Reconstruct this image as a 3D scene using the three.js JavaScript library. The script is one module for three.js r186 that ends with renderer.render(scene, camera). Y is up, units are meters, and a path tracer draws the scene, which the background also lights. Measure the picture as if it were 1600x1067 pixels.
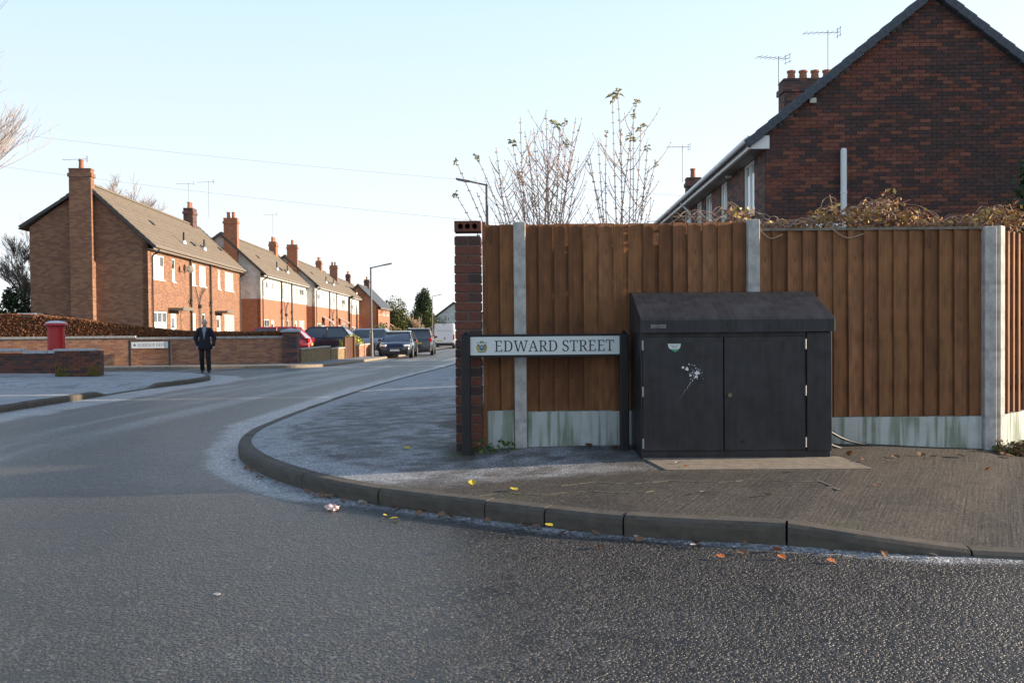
import * as THREE from 'three';
import { mergeGeometries, mergeVertices, toCreasedNormals } from 'three/addons/utils/BufferGeometryUtils.js';
import { MarchingCubes } from 'three/addons/objects/MarchingCubes.js';
import { FontLoader } from 'three/addons/loaders/FontLoader.js';
import { TextGeometry } from 'three/addons/geometries/TextGeometry.js';
import { RoundedBoxGeometry } from 'three/addons/geometries/RoundedBoxGeometry.js';

// ---------- camera ----------
const F = 1400, EYE = 1.2;
const scene = new THREE.Scene();
const camera = new THREE.PerspectiveCamera(2 * Math.atan(533.5 / F) * 180 / Math.PI, 1600 / 1067, 0.1, 3000);
camera.rotation.order = 'YXZ';
camera.rotation.set(-Math.atan(25.5 / F), 0, -0.0087);
camera.position.set(0, EYE, 0);
camera.updateMatrixWorld();
// ---------- sky and sun ----------
const SUN = new THREE.Vector3(0.998, 0, -0.06).normalize().multiplyScalar(Math.cos(0.222)); SUN.y = Math.sin(0.222);
{
  const w = 1024, h = 512, data = new Float32Array(w * h * 4);
  const smooth01 = (t) => { t = Math.min(1, Math.max(0, t)); return t * t * (3 - 2 * t); }, mix = (a, b, t) => a.map((v, i) => v + (b[i] - v) * t);
  for (let j = 0; j < h; j++) for (let i = 0; i < w; i++) {
    const el = ((j + 0.5) / h - 0.5) * Math.PI, az = ((i + 0.5) / w - 0.5) * 2 * Math.PI;
    const d = new THREE.Vector3(Math.cos(el) * Math.cos(az), Math.sin(el), Math.cos(el) * Math.sin(az));
    const e = Math.max(0, Math.sin(el)), c = d.dot(SUN);
    let col = mix([0.555, 0.563, 0.575], [0.285, 0.43, 0.555], Math.min(1, Math.pow(e / 0.42, 0.95)));
    col = mix(col, [0.05, 0.105, 0.25], smooth01((e - 0.3) / 0.6));
    const glow = Math.exp((c - 1) * 2.6);
    col = col.map((v, k) => v + glow * [0.34, 0.28, 0.21][k]);
    if (el < 0) col = [0.3, 0.3, 0.3];
    data.set([...col, 1], (j * w + i) * 4);
  }
  const t = new THREE.DataTexture(data, w, h, THREE.RGBAFormat, THREE.FloatType);
  t.mapping = THREE.EquirectangularReflectionMapping; t.magFilter = THREE.LinearFilter; t.minFilter = THREE.LinearFilter; t.needsUpdate = true;
  scene.background = t; scene.environment = t;
}
const sun = new THREE.DirectionalLight(new THREE.Color(1, 0.83, 0.64), 5);
sun.position.copy(SUN).multiplyScalar(120).add(new THREE.Vector3(-5, 0, -40)); sun.target.position.set(-5, 0, -40);
sun.castShadow = true; sun.shadow.mapSize.set(4096, 4096); sun.shadow.radius = 1;
Object.assign(sun.shadow.camera, { left: -110, right: 110, top: 60, bottom: -60, near: 1, far: 300 });
scene.add(sun, sun.target);
const renderer = new THREE.WebGLRenderer({ antialias: true });
renderer.toneMapping = THREE.LinearToneMapping; renderer.toneMappingExposure = 1.95;
renderer.shadowMap.enabled = true;

// ---------- helpers ----------
const V = (x, y, z) => new THREE.Vector3(x, y, z);
function RNG(s) { return () => { s |= 0; s = s + 0x6D2B79F5 | 0; let t = Math.imul(s ^ s >>> 15, 1 | s); t = t + Math.imul(t ^ t >>> 7, 61 | t) ^ t; return ((t ^ t >>> 14) >>> 0) / 4294967296; }; }
const R0 = RNG(7), rr = (a, b) => a + (b - a) * R0();
const hash = (x, y) => { let h = Math.imul(x, 374761393) + Math.imul(y, 668265263) | 0; h = Math.imul(h ^ h >>> 13, 1274126177); return ((h ^ h >>> 16) >>> 0) / 4294967296; };
function vnoise(x, y, per = 0) {
  const xi = Math.floor(x), yi = Math.floor(y), fx = x - xi, fy = y - yi, u = fx * fx * (3 - 2 * fx), v = fy * fy * (3 - 2 * fy);
  const m = (a) => per ? ((a % per) + per) % per : a;
  const a = hash(m(xi), m(yi)), b = hash(m(xi + 1), m(yi)), c = hash(m(xi), m(yi + 1)), d = hash(m(xi + 1), m(yi + 1));
  return a + (b - a) * u + (c - a) * v + (a - b - c + d) * u * v;
}
const fbm = (x, y, o = 4, per = 0) => { let s = 0, a = 0.5, f = 1, n = 0; for (let i = 0; i < o; i++) { s += a * vnoise(x * f + i * 17, y * f + i * 31, per ? per * f : 0); n += a; a *= 0.5; f *= 2; } return s / n; };
const clamp = (x, a = 0, b = 1) => Math.min(b, Math.max(a, x)), smooth = (a, b, x) => { const t = clamp((x - a) / (b - a)); return t * t * (3 - 2 * t); };
const hroad = (d) => d < 8 ? 0 : -0.0131 * (Math.min(d, 112) - 8);
const pxRay = (px, py) => V((px - 800) / F, -(py - 533.5) / F, -1).applyQuaternion(camera.quaternion);
const atD = (px, py, d) => { const r = pxRay(px, py); return r.multiplyScalar(d / -r.z).add(camera.position); };

const used = {};
const numbered = (n) => { used[n] = (used[n] || 0) + 1; return used[n] === 1 ? n : n + '_' + String(used[n] - 1).padStart(3, '0'); };
function tag(o, label, category, group, kind) { o.userData.label = label; if (category) o.userData.category = category; if (group) o.userData.group = group; if (kind) o.userData.kind = kind; return o; }
function thing(name, label, category, p = [0, 0, 0], ry = 0, group) { const o = new THREE.Group(); o.name = numbered(name); o.position.set(...p); o.rotation.y = ry; scene.add(o); return tag(o, label, category, group); }
function mesh(name, geo, m, parent) { const o = new THREE.Mesh(Array.isArray(geo) ? merge(geo) : geo, m); o.castShadow = o.receiveShadow = true; o.name = parent === scene || !parent ? numbered(name) : name; (parent || scene).add(o); return o; }
function struct(name, geo, m, label) { const o = mesh(name, geo, m, scene); o.userData.kind = 'structure'; if (label) o.userData.label = label; return o; }
const stuff = (o) => { o.userData.kind = 'stuff'; return o; };
function merge(list) { const keep = list.map(g => { let k = g.index ? g.toNonIndexed() : g; for (const n of Object.keys(k.attributes)) if (!['position', 'normal', 'uv', 'color'].includes(n)) k.deleteAttribute(n); if (!k.attributes.uv) k.setAttribute('uv', new THREE.BufferAttribute(new Float32Array(k.attributes.position.count * 2), 2)); return k; }); return keep.length === 1 ? keep[0] : mergeGeometries(keep); }
// uv in metres from the direction each face points
function tri(geo) {
  const g = geo.index ? geo.toNonIndexed() : geo; g.computeVertexNormals();
  const p = g.attributes.position, n = g.attributes.normal, uv = new Float32Array(p.count * 2);
  for (let i = 0; i < p.count; i += 3) {
    const k = [0, 1, 2].map(j => (Math.abs(n.getX(i + j)) > 0 ? 0 : 0));
    const nx = Math.abs(n.getX(i)), ny = Math.abs(n.getY(i)), nz = Math.abs(n.getZ(i));
    for (let j = i; j < i + 3; j++) {
      const x = p.getX(j), y = p.getY(j), z = p.getZ(j);
      if (ny > nx && ny > nz) { uv[j * 2] = x; uv[j * 2 + 1] = z; } else if (nx > nz) { uv[j * 2] = z; uv[j * 2 + 1] = y; } else { uv[j * 2] = x; uv[j * 2 + 1] = y; }
    }
  }
  g.setAttribute('uv', new THREE.BufferAttribute(uv, 2)); return g;
}
const bx = (w, h, d, x = 0, y = 0, z = 0, ry = 0, rx = 0, rz = 0) => { const g = new THREE.BoxGeometry(w, h, d); if (rz) g.rotateZ(rz); if (rx) g.rotateX(rx); if (ry) g.rotateY(ry); g.translate(x, y, z); return tri(g); };
const rbx = (w, h, d, r, x = 0, y = 0, z = 0, ry = 0) => { const g = new RoundedBoxGeometry(w, h, d, 2, r); if (ry) g.rotateY(ry); g.translate(x, y, z); return g.index ? g.toNonIndexed() : g; };
const cyl = (r0, r1, h, x, y, z, n = 12) => new THREE.CylinderGeometry(r0, r1, h, n).translate(x, y, z);
function tube(pts, r, n = 5, seg) { const c = pts.length === 2 ? new THREE.LineCurve3(pts[0], pts[1]) : new THREE.CatmullRomCurve3(pts); return new THREE.TubeGeometry(c, seg || (pts.length === 2 ? 1 : pts.length * 3), r, n).toNonIndexed(); }
function taper(pts, r0, r1, n = 5) { // tapered tube along points
  const pos = [], P = pts.length, rings = [];
  for (let i = 0; i < P; i++) {
    const t = pts[Math.min(P - 1, i + 1)].clone().sub(pts[Math.max(0, i - 1)]).normalize();
    const a = Math.abs(t.y) > 0.9 ? V(1, 0, 0) : V(0, 1, 0), u = a.cross(t).normalize(), v = t.clone().cross(u), r = r0 + (r1 - r0) * i / (P - 1);
    rings.push([...Array(n)].map((_, k) => { const q = k / n * 2 * Math.PI; return pts[i].clone().addScaledVector(u, Math.cos(q) * r).addScaledVector(v, Math.sin(q) * r); }));
  }
  for (let i = 0; i + 1 < P; i++) for (let k = 0; k < n; k++) { const a = rings[i][k], b = rings[i][(k + 1) % n], c = rings[i + 1][k], d = rings[i + 1][(k + 1) % n]; for (const q of [a, b, c, b, d, c]) pos.push(q.x, q.y, q.z); }
  const g = new THREE.BufferGeometry(); g.setAttribute('position', new THREE.Float32BufferAttribute(pos, 3)); g.computeVertexNormals(); return g;
}
const paint = (g, c) => { const n = g.attributes.position.count, a = new Float32Array(n * 3); for (let i = 0; i < n; i++) a.set(c, i * 3); g.setAttribute('color', new THREE.BufferAttribute(a, 3)); return g; };

// ---------- textures ----------
function tex(w, h, fn, srgb) { // fn(i,j) -> [r,g,b] 0..1
  const d = new Uint8Array(w * h * 4);
  for (let j = 0; j < h; j++) for (let i = 0; i < w; i++) { const c = fn(i, j); d[(j * w + i) * 4] = clamp(c[0]) * 255; d[(j * w + i) * 4 + 1] = clamp(c[1]) * 255; d[(j * w + i) * 4 + 2] = clamp(c[2]) * 255; d[(j * w + i) * 4 + 3] = 255; }
  const t = new THREE.DataTexture(d, w, h); t.wrapS = t.wrapT = THREE.RepeatWrapping; t.magFilter = THREE.LinearFilter; t.minFilter = THREE.LinearMipmapLinearFilter; t.generateMipmaps = true; if (srgb) t.colorSpace = THREE.SRGBColorSpace; t.needsUpdate = true; return t;
}
const rep = (t, a, b = a) => { const c = t.clone(); c.repeat.set(1 / a, 1 / b); c.needsUpdate = true; return c; };
// stones set in tar: grain (colour factor) and height
const STN = 2048, stoneH = new Float32Array(STN * STN), stoneC = new Float32Array(STN * STN).fill(0.42);
{
  const r = RNG(11);
  for (let k = 0; k < 150000; k++) {
    const cx = r() * STN | 0, cy = r() * STN | 0, a = 1.3 + Math.pow(r(), 2.2) * 5, hgt = 0.35 + r() * 0.65, c = r() < 0.06 ? 1.0 + r() * 1.0 : 0.38 + r() * 0.34, A = Math.ceil(a);
    if (vnoise(cx / 170, cy / 170, 0) < 0.22 && r() < 0.6) continue;
    for (let y = -A; y <= A; y++) for (let x = -A; x <= A; x++) { const q = (x * x + y * y) / (a * a); if (q < 1) { const i = ((cy + y + STN) % STN) * STN + (cx + x + STN) % STN, hh = hgt * Math.min(1, (1 - q) * 2.6); if (hh > stoneH[i]) { stoneH[i] = hh; stoneC[i] = c; } } }
  }
}
{ // larger chippings and the pits where some have come out
  const r = RNG(12);
  for (let k = 0; k < 9000; k++) {
    const cx = r() * STN | 0, cy = r() * STN | 0; if (vnoise(cx / 128, cy / 128, 16) < 0.42 && r() < 0.75) continue;
    const a = 2.5 + r() * r() * 7, b = a * (0.5 + 0.5 * r()), th = r() * 3.14, pit = r() < 0.45, c = pit ? 0.14 + 0.1 * r() : r() < 0.3 ? 1.0 + 0.5 * r() : 0.5 + 0.3 * r(), A = Math.ceil(a), cs = Math.cos(th), sn = Math.sin(th);
    for (let y = -A; y <= A; y++) for (let x = -A; x <= A; x++) { const u = (x * cs + y * sn) / a, v = (y * cs - x * sn) / b, q = u * u + v * v; if (q < 1) { const i = ((cy + y + STN) % STN) * STN + (cx + x + STN) % STN; stoneC[i] = c; stoneH[i] = pit ? 0.02 : Math.min(1, 0.75 + 0.6 * (1 - q)); } }
  }
}
const grainMap = tex(STN, STN, (i, j) => { const k = j * STN + i, v = stoneC[k] * (0.55 + 0.45 * Math.min(1, stoneH[k] * 2)); return [v * 0.95, v * 0.93, v * 0.9]; });
const grainBump = tex(STN, STN, (i, j) => { const v = stoneH[j * STN + i] * 0.75 + 0.25 * fbm(i / 64, j / 64, 3, 32); return [v, v, v]; });
const cloudTex = tex(512, 512, (i, j) => { const v = 0.72 + 0.5 * (fbm(i / 32, j / 32, 5, 16) - 0.5) + 0.12 * (hash(i, j) - 0.5); return [v, v, v]; });
const speck = tex(512, 512, (i, j) => { const v = 0.35 + 0.5 * hash(i >> 1, j >> 1) * fbm(i / 16, j / 16, 3, 32); return [v, v, v]; });
const woodTex = tex(512, 1024, (i, j) => { // along v
  const g = fbm(i / 9 + 2 * fbm(i / 90, j / 300, 2), j / 260, 4), f = fbm(i / 3, j / 90, 2), k = fbm(i / 60, j / 60, 4);
  let v = 0.6 + 0.32 * (g - 0.5) + 0.16 * (f - 0.5) + 0.5 * (k - 0.5);
  for (const [kx, ky] of [[130, 210], [330, 560], [420, 860], [60, 700]]) { const q = Math.hypot((i - kx) / 9, (j - ky) / 14); if (q < 1) v *= 0.35 + 0.5 * q; }
  return [v * 1.05, v * 0.98, v * 0.92];
});
// far brick walls: 16 stretchers by 48 courses = 3.6 m square
function brickTex(cols, mort, seed) {
  const S = 1024, bw = S / 16, bh = S / 48;
  const cell = (i, j) => { const row = Math.floor(j / bh), off = (row % 2) * bw / 2, x = (i + off) % S, b = Math.floor(x / bw); return { fx: x - b * bw, fy: j - row * bh, b, row }; };
  const map = tex(S, S, (i, j) => { const c = cell(i, j); if (c.fx < 2.6 || c.fy < 2.8) return mort; const k = hash(c.b + seed, c.row * 7 + seed), t = cols[Math.floor(k * cols.length)], n = 0.82 + 0.3 * fbm(i / 7, j / 7, 2) + 0.1 * hash(c.row, c.b + 9); return t.map(v => v * n); });
  const bump = tex(S, S, (i, j) => { const c = cell(i, j), v = c.fx < 2.6 || c.fy < 2.8 ? 0.2 : 0.8 + 0.2 * fbm(i / 4, j / 4, 2); return [v, v, v]; });
  return { map: rep(map, 3.6), bumpMap: rep(bump, 3.6), bumpScale: 0.008, roughness: 0.9 };
}
const brush = rep(tex(1024, 1024, (i, j) => { const v = 0.55 * vnoise(i / 5, j / 128, 0) + 0.3 * vnoise(i / 2.2 + 40, j / 51, 0) + 0.15 * hash(i, j); return [v, v, v]; }), 2.4); brush.rotation = 0.5;
const M = (o) => new THREE.MeshStandardMaterial(o);
const rgb = (r, g, b) => new THREE.Color().setRGB(r, g, b);
const plain = (r, g, b, rough = 0.8, metal = 0, more = {}) => M({ color: rgb(r, g, b), roughness: rough, metalness: metal, ...more });
const mats = {
  road: M({ vertexColors: true, map: rep(grainMap, 3.4), bumpMap: rep(grainBump, 3.4), bumpScale: 0.011, roughness: 0.43 }),
  pave: M({ vertexColors: true, map: rep(grainMap, 2.1), bumpMap: brush, bumpScale: 0.0024, roughness: 0.85 }),
  kerb: M({ color: rgb(0.13, 0.11, 0.085), map: rep(cloudTex, 0.9), bumpMap: rep(speck, 0.35), bumpScale: 0.003, roughness: 0.92 }),
  concrete: M({ color: rgb(0.52, 0.5, 0.46), map: rep(cloudTex, 0.8), bumpMap: rep(speck, 0.5), bumpScale: 0.002, roughness: 0.9 }),
  slab: M({ color: rgb(0.36, 0.29, 0.21), map: rep(cloudTex, 0.7), bumpMap: rep(speck, 0.4), bumpScale: 0.002, roughness: 0.92 }),
  brickOrange: M(brickTex([[0.3, 0.152, 0.086], [0.27, 0.13, 0.074], [0.32, 0.165, 0.095], [0.24, 0.115, 0.069], [0.21, 0.102, 0.065]], [0.14, 0.11, 0.085], 3)),
  brickRed: M(brickTex([[0.36, 0.15, 0.082], [0.33, 0.13, 0.073], [0.39, 0.17, 0.092]], [0.22, 0.14, 0.1], 5)),
  brickWall: M(brickTex([[0.40, 0.19, 0.10], [0.35, 0.15, 0.085], [0.44, 0.22, 0.12], [0.28, 0.13, 0.09]], [0.22, 0.18, 0.14], 8)),
  brickDark: M(brickTex([[0.21, 0.085, 0.06], [0.1, 0.06, 0.055], [0.17, 0.075, 0.055], [0.07, 0.05, 0.05]], [0.09, 0.075, 0.065], 9)),
  render: M({ color: rgb(0.78, 0.77, 0.74), map: rep(cloudTex, 3), bumpMap: rep(speck, 0.5), bumpScale: 0.004, roughness: 0.9 }),
  tile: M({ color: rgb(0.25, 0.2, 0.145), map: rep(cloudTex, 2.3), bumpMap: rep(cloudTex, 0.35), bumpScale: 0.01, roughness: 0.9 }),
  slate: M({ color: rgb(0.1, 0.115, 0.14), map: rep(cloudTex, 1.1), roughness: 0.75 }),
  ridge: plain(0.34, 0.22, 0.14, 0.9), white: plain(0.8, 0.8, 0.78, 0.45), black: plain(0.02, 0.02, 0.022, 0.5), dkgrey: plain(0.06, 0.06, 0.062, 0.6),
  glass: new THREE.MeshPhysicalMaterial({ color: rgb(0.05, 0.06, 0.07), roughness: 0.06, metalness: 0, ior: 1.6, clearcoat: 1, clearcoatRoughness: 0.03 }),
  pane: new THREE.MeshPhysicalMaterial({ color: rgb(0.95, 0.97, 0.97), roughness: 0.03, transmission: 1, thickness: 0, ior: 1.5 }), curtain: plain(0.72, 0.72, 0.7, 0.9), pot: M({ color: rgb(0.48, 0.2, 0.11), map: rep(cloudTex, 0.6), roughness: 0.85 }), gutter: plain(0.28, 0.24, 0.2, 0.6), steel: plain(0.16, 0.155, 0.15, 0.55, 0.4), wire: plain(0.3, 0.31, 0.33, 0.6),
  soil: M({ color: rgb(0.11, 0.085, 0.055), map: rep(cloudTex, 1.7), bumpMap: rep(cloudTex, 0.6), bumpScale: 0.03, roughness: 1 }),
  lawn: M({ color: rgb(0.075, 0.1, 0.04), map: rep(cloudTex, 2.1), bumpMap: rep(cloudTex, 0.4), bumpScale: 0.03, roughness: 1 }),
  frostStone: M({ color: rgb(0.55, 0.56, 0.57), map: rep(cloudTex, 0.5), bumpMap: rep(speck, 0.3), bumpScale: 0.003, roughness: 0.85 }),
};

// ---------- ground ----------
class Path { // dense polyline with arc length
  constructor(pts, cat = true) { const c = cat ? new THREE.CatmullRomCurve3(pts.map(([x, z]) => V(x, 0, z)), false, 'centripetal') : null; this.p = []; const n = pts.length - 1;
    if (cat) { for (let i = 0; i <= n * 24; i++) { const q = c.getPoint(i / (n * 24)); this.p.push([q.x, q.z]); } } else this.p = pts;
    this.s = [0]; for (let i = 1; i < this.p.length; i++) this.s.push(this.s[i - 1] + Math.hypot(this.p[i][0] - this.p[i - 1][0], this.p[i][1] - this.p[i - 1][1])); this.L = this.s.at(-1); }
  at(s) { s = clamp(s, 0, this.L); let i = 1; while (i < this.s.length - 1 && this.s[i] < s) i++; const t = (s - this.s[i - 1]) / (this.s[i] - this.s[i - 1] || 1), a = this.p[i - 1], b = this.p[i]; const dx = b[0] - a[0], dz = b[1] - a[1], l = Math.hypot(dx, dz) || 1; return { x: a[0] + dx * t, z: a[1] + dz * t, tx: dx / l, tz: dz / l }; }
  near(x, z) { let best = 1e9, bs = 0; for (let i = 0; i < this.p.length; i++) { const d = (this.p[i][0] - x) ** 2 + (this.p[i][1] - z) ** 2; if (d < best) { best = d; bs = this.s[i]; } } return { d: Math.sqrt(best), s: bs }; }
}
const KR = new Path([[22, -0.2], [12, -2.3], [6, -3.68], [2.56, -4.48], [1.92, -4.63], [1.47, -4.8], [0.62, -5.05], [0.18, -5.29], [-0.18, -5.51], [-0.91, -5.98], [-1.57, -6.62], [-2.18, -7.5], [-2.59, -8.41], [-2.85, -9.56], [-2.94, -11.05], [-2.97, -13.8], [-2.94, -17.1], [-2.74, -22.5], [-2.25, -31.4], [-1.9, -50], [-0.6, -90], [1, -140]]);
const KL = new Path([[-7.3, 4], [-7.6, -6], [-7.85, -13.7], [-8.03, -17.4], [-8.12, -20.5], [-8.0, -22.6], [-8.3, -24.6], [-9.6, -26.9], [-12.5, -28.3], [-20, -28.5], [-34, -27]]);
const KF = new Path([[-34, -29.0], [-18, -32.2], [-13.6, -33.0], [-10, -33.6], [-8.2, -33.6], [-7.4, -34.6], [-7.0, -38], [-6.8, -44], [-6.7, -48], [-6.0, -86], [-5, -140]]);
const topR = (x, z) => z > -5.4 ? 0.115 - 0.085 * clamp((x - 1.47) / 0.88) : 0.115;
const topL = (x, z) => 0.11 - 0.09 * (smooth(-17.2, -17.9, z) - smooth(-20.0, -20.7, z));
const topF = () => 0.11;
const noiseEdge = (x, z) => fbm(x * 1.7, z * 1.7, 4) - 0.5;
// frost lies where the low sun has not reached; the tyres have worn it off in tracks
function roadColor(x, z) {
  const a = KR.near(x, z), nE = noiseEdge(x, z), fine = fbm(x * 9, z * 9, 3);
  let f = 0;
  const wR = 0.09 + 0.2 * smooth(-0.8, -1.9, x) + 0.4 * smooth(-9, -12, z);
  if (x < 2.6) f = Math.max(f, 1.0 * smooth(wR + 0.05, wR - 0.03, a.d + nE * 0.16) * (0.8 + 0.3 * fine));
  if (z < -5.5) {
    const sh = smooth(-6.3, -6.9, z + nE * 0.25), lane = Math.sin(a.d * 3.1 + nE * 1.6) * 0.5 + 0.5, streak = fbm(a.d * 2.6, a.s * 0.16, 4);
    f = Math.max(f, sh * (0.07 + 0.4 * smooth(0.42, 0.72, streak) + 0.16 * lane * fine));
    if (x < -3) { const l = KL.near(x, z); f = Math.max(f, 1.0 * smooth(0.95, 0.75, l.d + nE * 0.3) * (0.85 + 0.3 * fine)); if (z < -26) { const k = KF.near(x, z); f = Math.max(f, 0.4 * smooth(1.0, 0.5, k.d + nE * 0.4)); } }
  }
  if (z > -6.9) f = Math.max(f, 0.05 * smooth(0.5, 0.75, fine) * smooth(0.42, 0.6, fbm(x * 0.7 + 3, z * 0.7, 3)));
  const g = 0.9 + 0.35 * (fbm(x * 0.9, z * 0.9, 4) - 0.5), base = [0.13 * g, 0.123 * g, 0.115 * g], fr = [0.88, 0.9, 0.92];
  return base.map((v, i) => v + (fr[i] - v) * clamp(f));
}
function grid(xs, zs, hf, cf) {
  const pos = [], col = [], uv = [], idx = [], nx = xs.length, c = cf ? xs.length : 0;
  for (const z of zs) for (const x of xs) { pos.push(x, hf(x, z), z); uv.push(x, z); if (cf) col.push(...cf(x, z)); }
  for (let j = 0; j + 1 < zs.length; j++) for (let i = 0; i + 1 < nx; i++) { const a = j * nx + i; idx.push(a, a + nx, a + 1, a + 1, a + nx, a + nx + 1); }
  const g = new THREE.BufferGeometry(); g.setAttribute('position', new THREE.Float32BufferAttribute(pos, 3)); g.setAttribute('uv', new THREE.Float32BufferAttribute(uv, 2)); if (cf) g.setAttribute('color', new THREE.Float32BufferAttribute(col, 3)); g.setIndex(idx); g.computeVertexNormals();
  if (g.attributes.normal.getY(0) < 0) { for (let i = 0; i < idx.length; i += 3) [idx[i], idx[i + 1]] = [idx[i + 1], idx[i]]; g.setIndex(idx); g.computeVertexNormals(); } return g;
}
const lin = (a, b, step) => { const n = Math.max(1, Math.round(Math.abs(b - a) / step)); return [...Array(n + 1)].map((_, i) => a + (b - a) * i / n); };
const join = (...l) => l.flatMap((a, i) => i ? a.slice(1) : a);
{
  const hf = (x, z) => hroad(-z);
  const near = grid(join(lin(-40, -8, 2), lin(-8, 4.6, 0.07), lin(4.6, 40, 2)), lin(-9.5, -2.4, 0.06), hf, roadColor);
  const back = grid(join(lin(-40, 40, 4)), lin(-2.4, 14, 2), hf, roadColor);
  const far = grid(join(lin(-40, -16, 2), lin(-16, -2.2, 0.15), lin(-2.2, 40, 3)), join(lin(-9.5, -45, 0.22), lin(-45, -140, 1.2)), hf, roadColor);
  struct('road', [near, back, far], mats.road, 'asphalt carriageway with worn frost in the shade');
  struct('ground', grid(lin(-600, 600, 60), join([60, 0, -8], lin(-20, -112, 23), [-200, -400, -800]), (x, z) => hroad(-z) - 0.08), mats.lawn);
}
function kerbs(parent, path, top, from, to, joints, side, m) {
  const cuts = joints.map(([x, z]) => path.near(x, z).s).sort((a, b) => a - b);
  let first = cuts.length ? cuts[0] : from, last = cuts.length ? cuts.at(-1) : from;
  for (let s = first - 0.915; s > from; s -= 0.915) cuts.unshift(s);
  for (let s = last + 0.915; s < to; s += 0.915) cuts.push(s);
  for (let k = 0; k + 1 < cuts.length; k++) {
    const a = cuts[k] + 0.006, b = cuts[k + 1] - 0.006, n = Math.max(2, Math.ceil((b - a) / 0.12)), rings = [], dy = (hash(k, 5) - 0.5) * 0.008, dn = (hash(k, 9) - 0.5) * 0.01;
    for (let i = 0; i <= n; i++) { const q = path.at(a + (b - a) * i / n), ix = -q.tz * side, iz = q.tx * side, h = hroad(-q.z), t = h + top(q.x, q.z) + dy; rings.push([[0.012 + dn, h - 0.1], [dn, t - 0.045], [0.008 + dn, t - 0.018], [0.03 + dn, t - 0.002], [0.125, t], [0.125, h - 0.1]].map(([u, y]) => V(q.x + ix * u, y, q.z + iz * u))); }
    const pos = [], quad = (p, q, r, s) => pos.push(...[p, q, r, q, s, r].flatMap(v => [v.x, v.y, v.z])), m6 = rings[0].length;
    for (let i = 0; i < n; i++) for (let j = 0; j + 1 < m6; j++) quad(rings[i][j], rings[i][j + 1], rings[i + 1][j], rings[i + 1][j + 1]);
    for (const r of [rings[0], rings[n]]) for (let j = 1; j + 1 < m6; j++) pos.push(...[r[0], r[j], r[j + 1]].flatMap(v => [v.x, v.y, v.z]));
    const g = new THREE.BufferGeometry(); g.setAttribute('position', new THREE.Float32BufferAttribute(pos, 3)); mesh('kerb_stone', tri(g), m || mats.kerb, parent);
  }
}
// pavement: a ruled sheet between the kerb and its back edge
function pavement(name, path, pts, backPts, top, cross, side, color, step, cols, label) {
  const back = new Path(backPts, false), ks = pts.map(([x, z]) => path.near(x, z).s), pos = [], col = [], uv = [], idx = []; let rows = 0;
  for (let k = 0; k + 1 < ks.length; k++) {
    const st = step(pts[k][1]), n = Math.max(1, Math.ceil((ks[k + 1] - ks[k]) / st));
    for (let i = 0; i < n + (k + 2 === ks.length ? 1 : 0); i++) {
      const t = i / n, q = path.at(ks[k] + (ks[k + 1] - ks[k]) * t), bxz = [0, 1].map(c => backPts[k][c] + (backPts[k + 1][c] - backPts[k][c]) * t), ax = q.x - q.tz * side * 0.12, az = q.z + q.tx * side * 0.12;
      for (let j = 0; j <= cols; j++) { const v = Math.pow(j / cols, 1.15), x = ax + (bxz[0] - ax) * v, z = az + (bxz[1] - az) * v, dist = Math.hypot(x - ax, z - az); pos.push(x, hroad(-z) + top(q.x, q.z) - 0.006 + dist * cross(x, z) + 0.012 * (fbm(x * 0.8, z * 0.8, 2) - 0.5) * Math.min(1, dist), z); uv.push(x, z); col.push(...color(x, z, dist)); }
      rows++;
    }
  }
  for (let i = 0; i + 1 < rows; i++) for (let j = 0; j < cols; j++) { const a = i * (cols + 1) + j; idx.push(a, a + 1, a + cols + 1, a + 1, a + cols + 2, a + cols + 1); }
  const g = new THREE.BufferGeometry(); g.setAttribute('position', new THREE.Float32BufferAttribute(pos, 3)); g.setAttribute('uv', new THREE.Float32BufferAttribute(uv, 2)); g.setAttribute('color', new THREE.Float32BufferAttribute(col, 3)); g.setIndex(idx); g.computeVertexNormals();
  if (g.attributes.normal.getY(0) < 0) { g.setIndex(idx.map((v, i) => i % 3 === 0 ? idx[i + 1] : i % 3 === 1 ? idx[i - 1] : v)); g.computeVertexNormals(); }
  return struct(name, g, mats.pave, label);
}
const crossR = (x, z) => z < -7.6 ? 0.035 : 0.05 - 0.025 * clamp((x - 0.5) / 3);
let paveMesh = null; const caster = new THREE.Raycaster();
function paveY(x, z) { if (paveMesh) { caster.set(V(x, 5, z), V(0, -1, 0)); const hit = caster.intersectObject(paveMesh, false)[0]; if (hit) return hit.point.y; } const n = KR.near(x, z), q = KR.at(n.s); return hroad(-z) + topR(q.x, q.z) - 0.006 + Math.max(0, n.d - 0.12) * crossR(x, z); }
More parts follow.
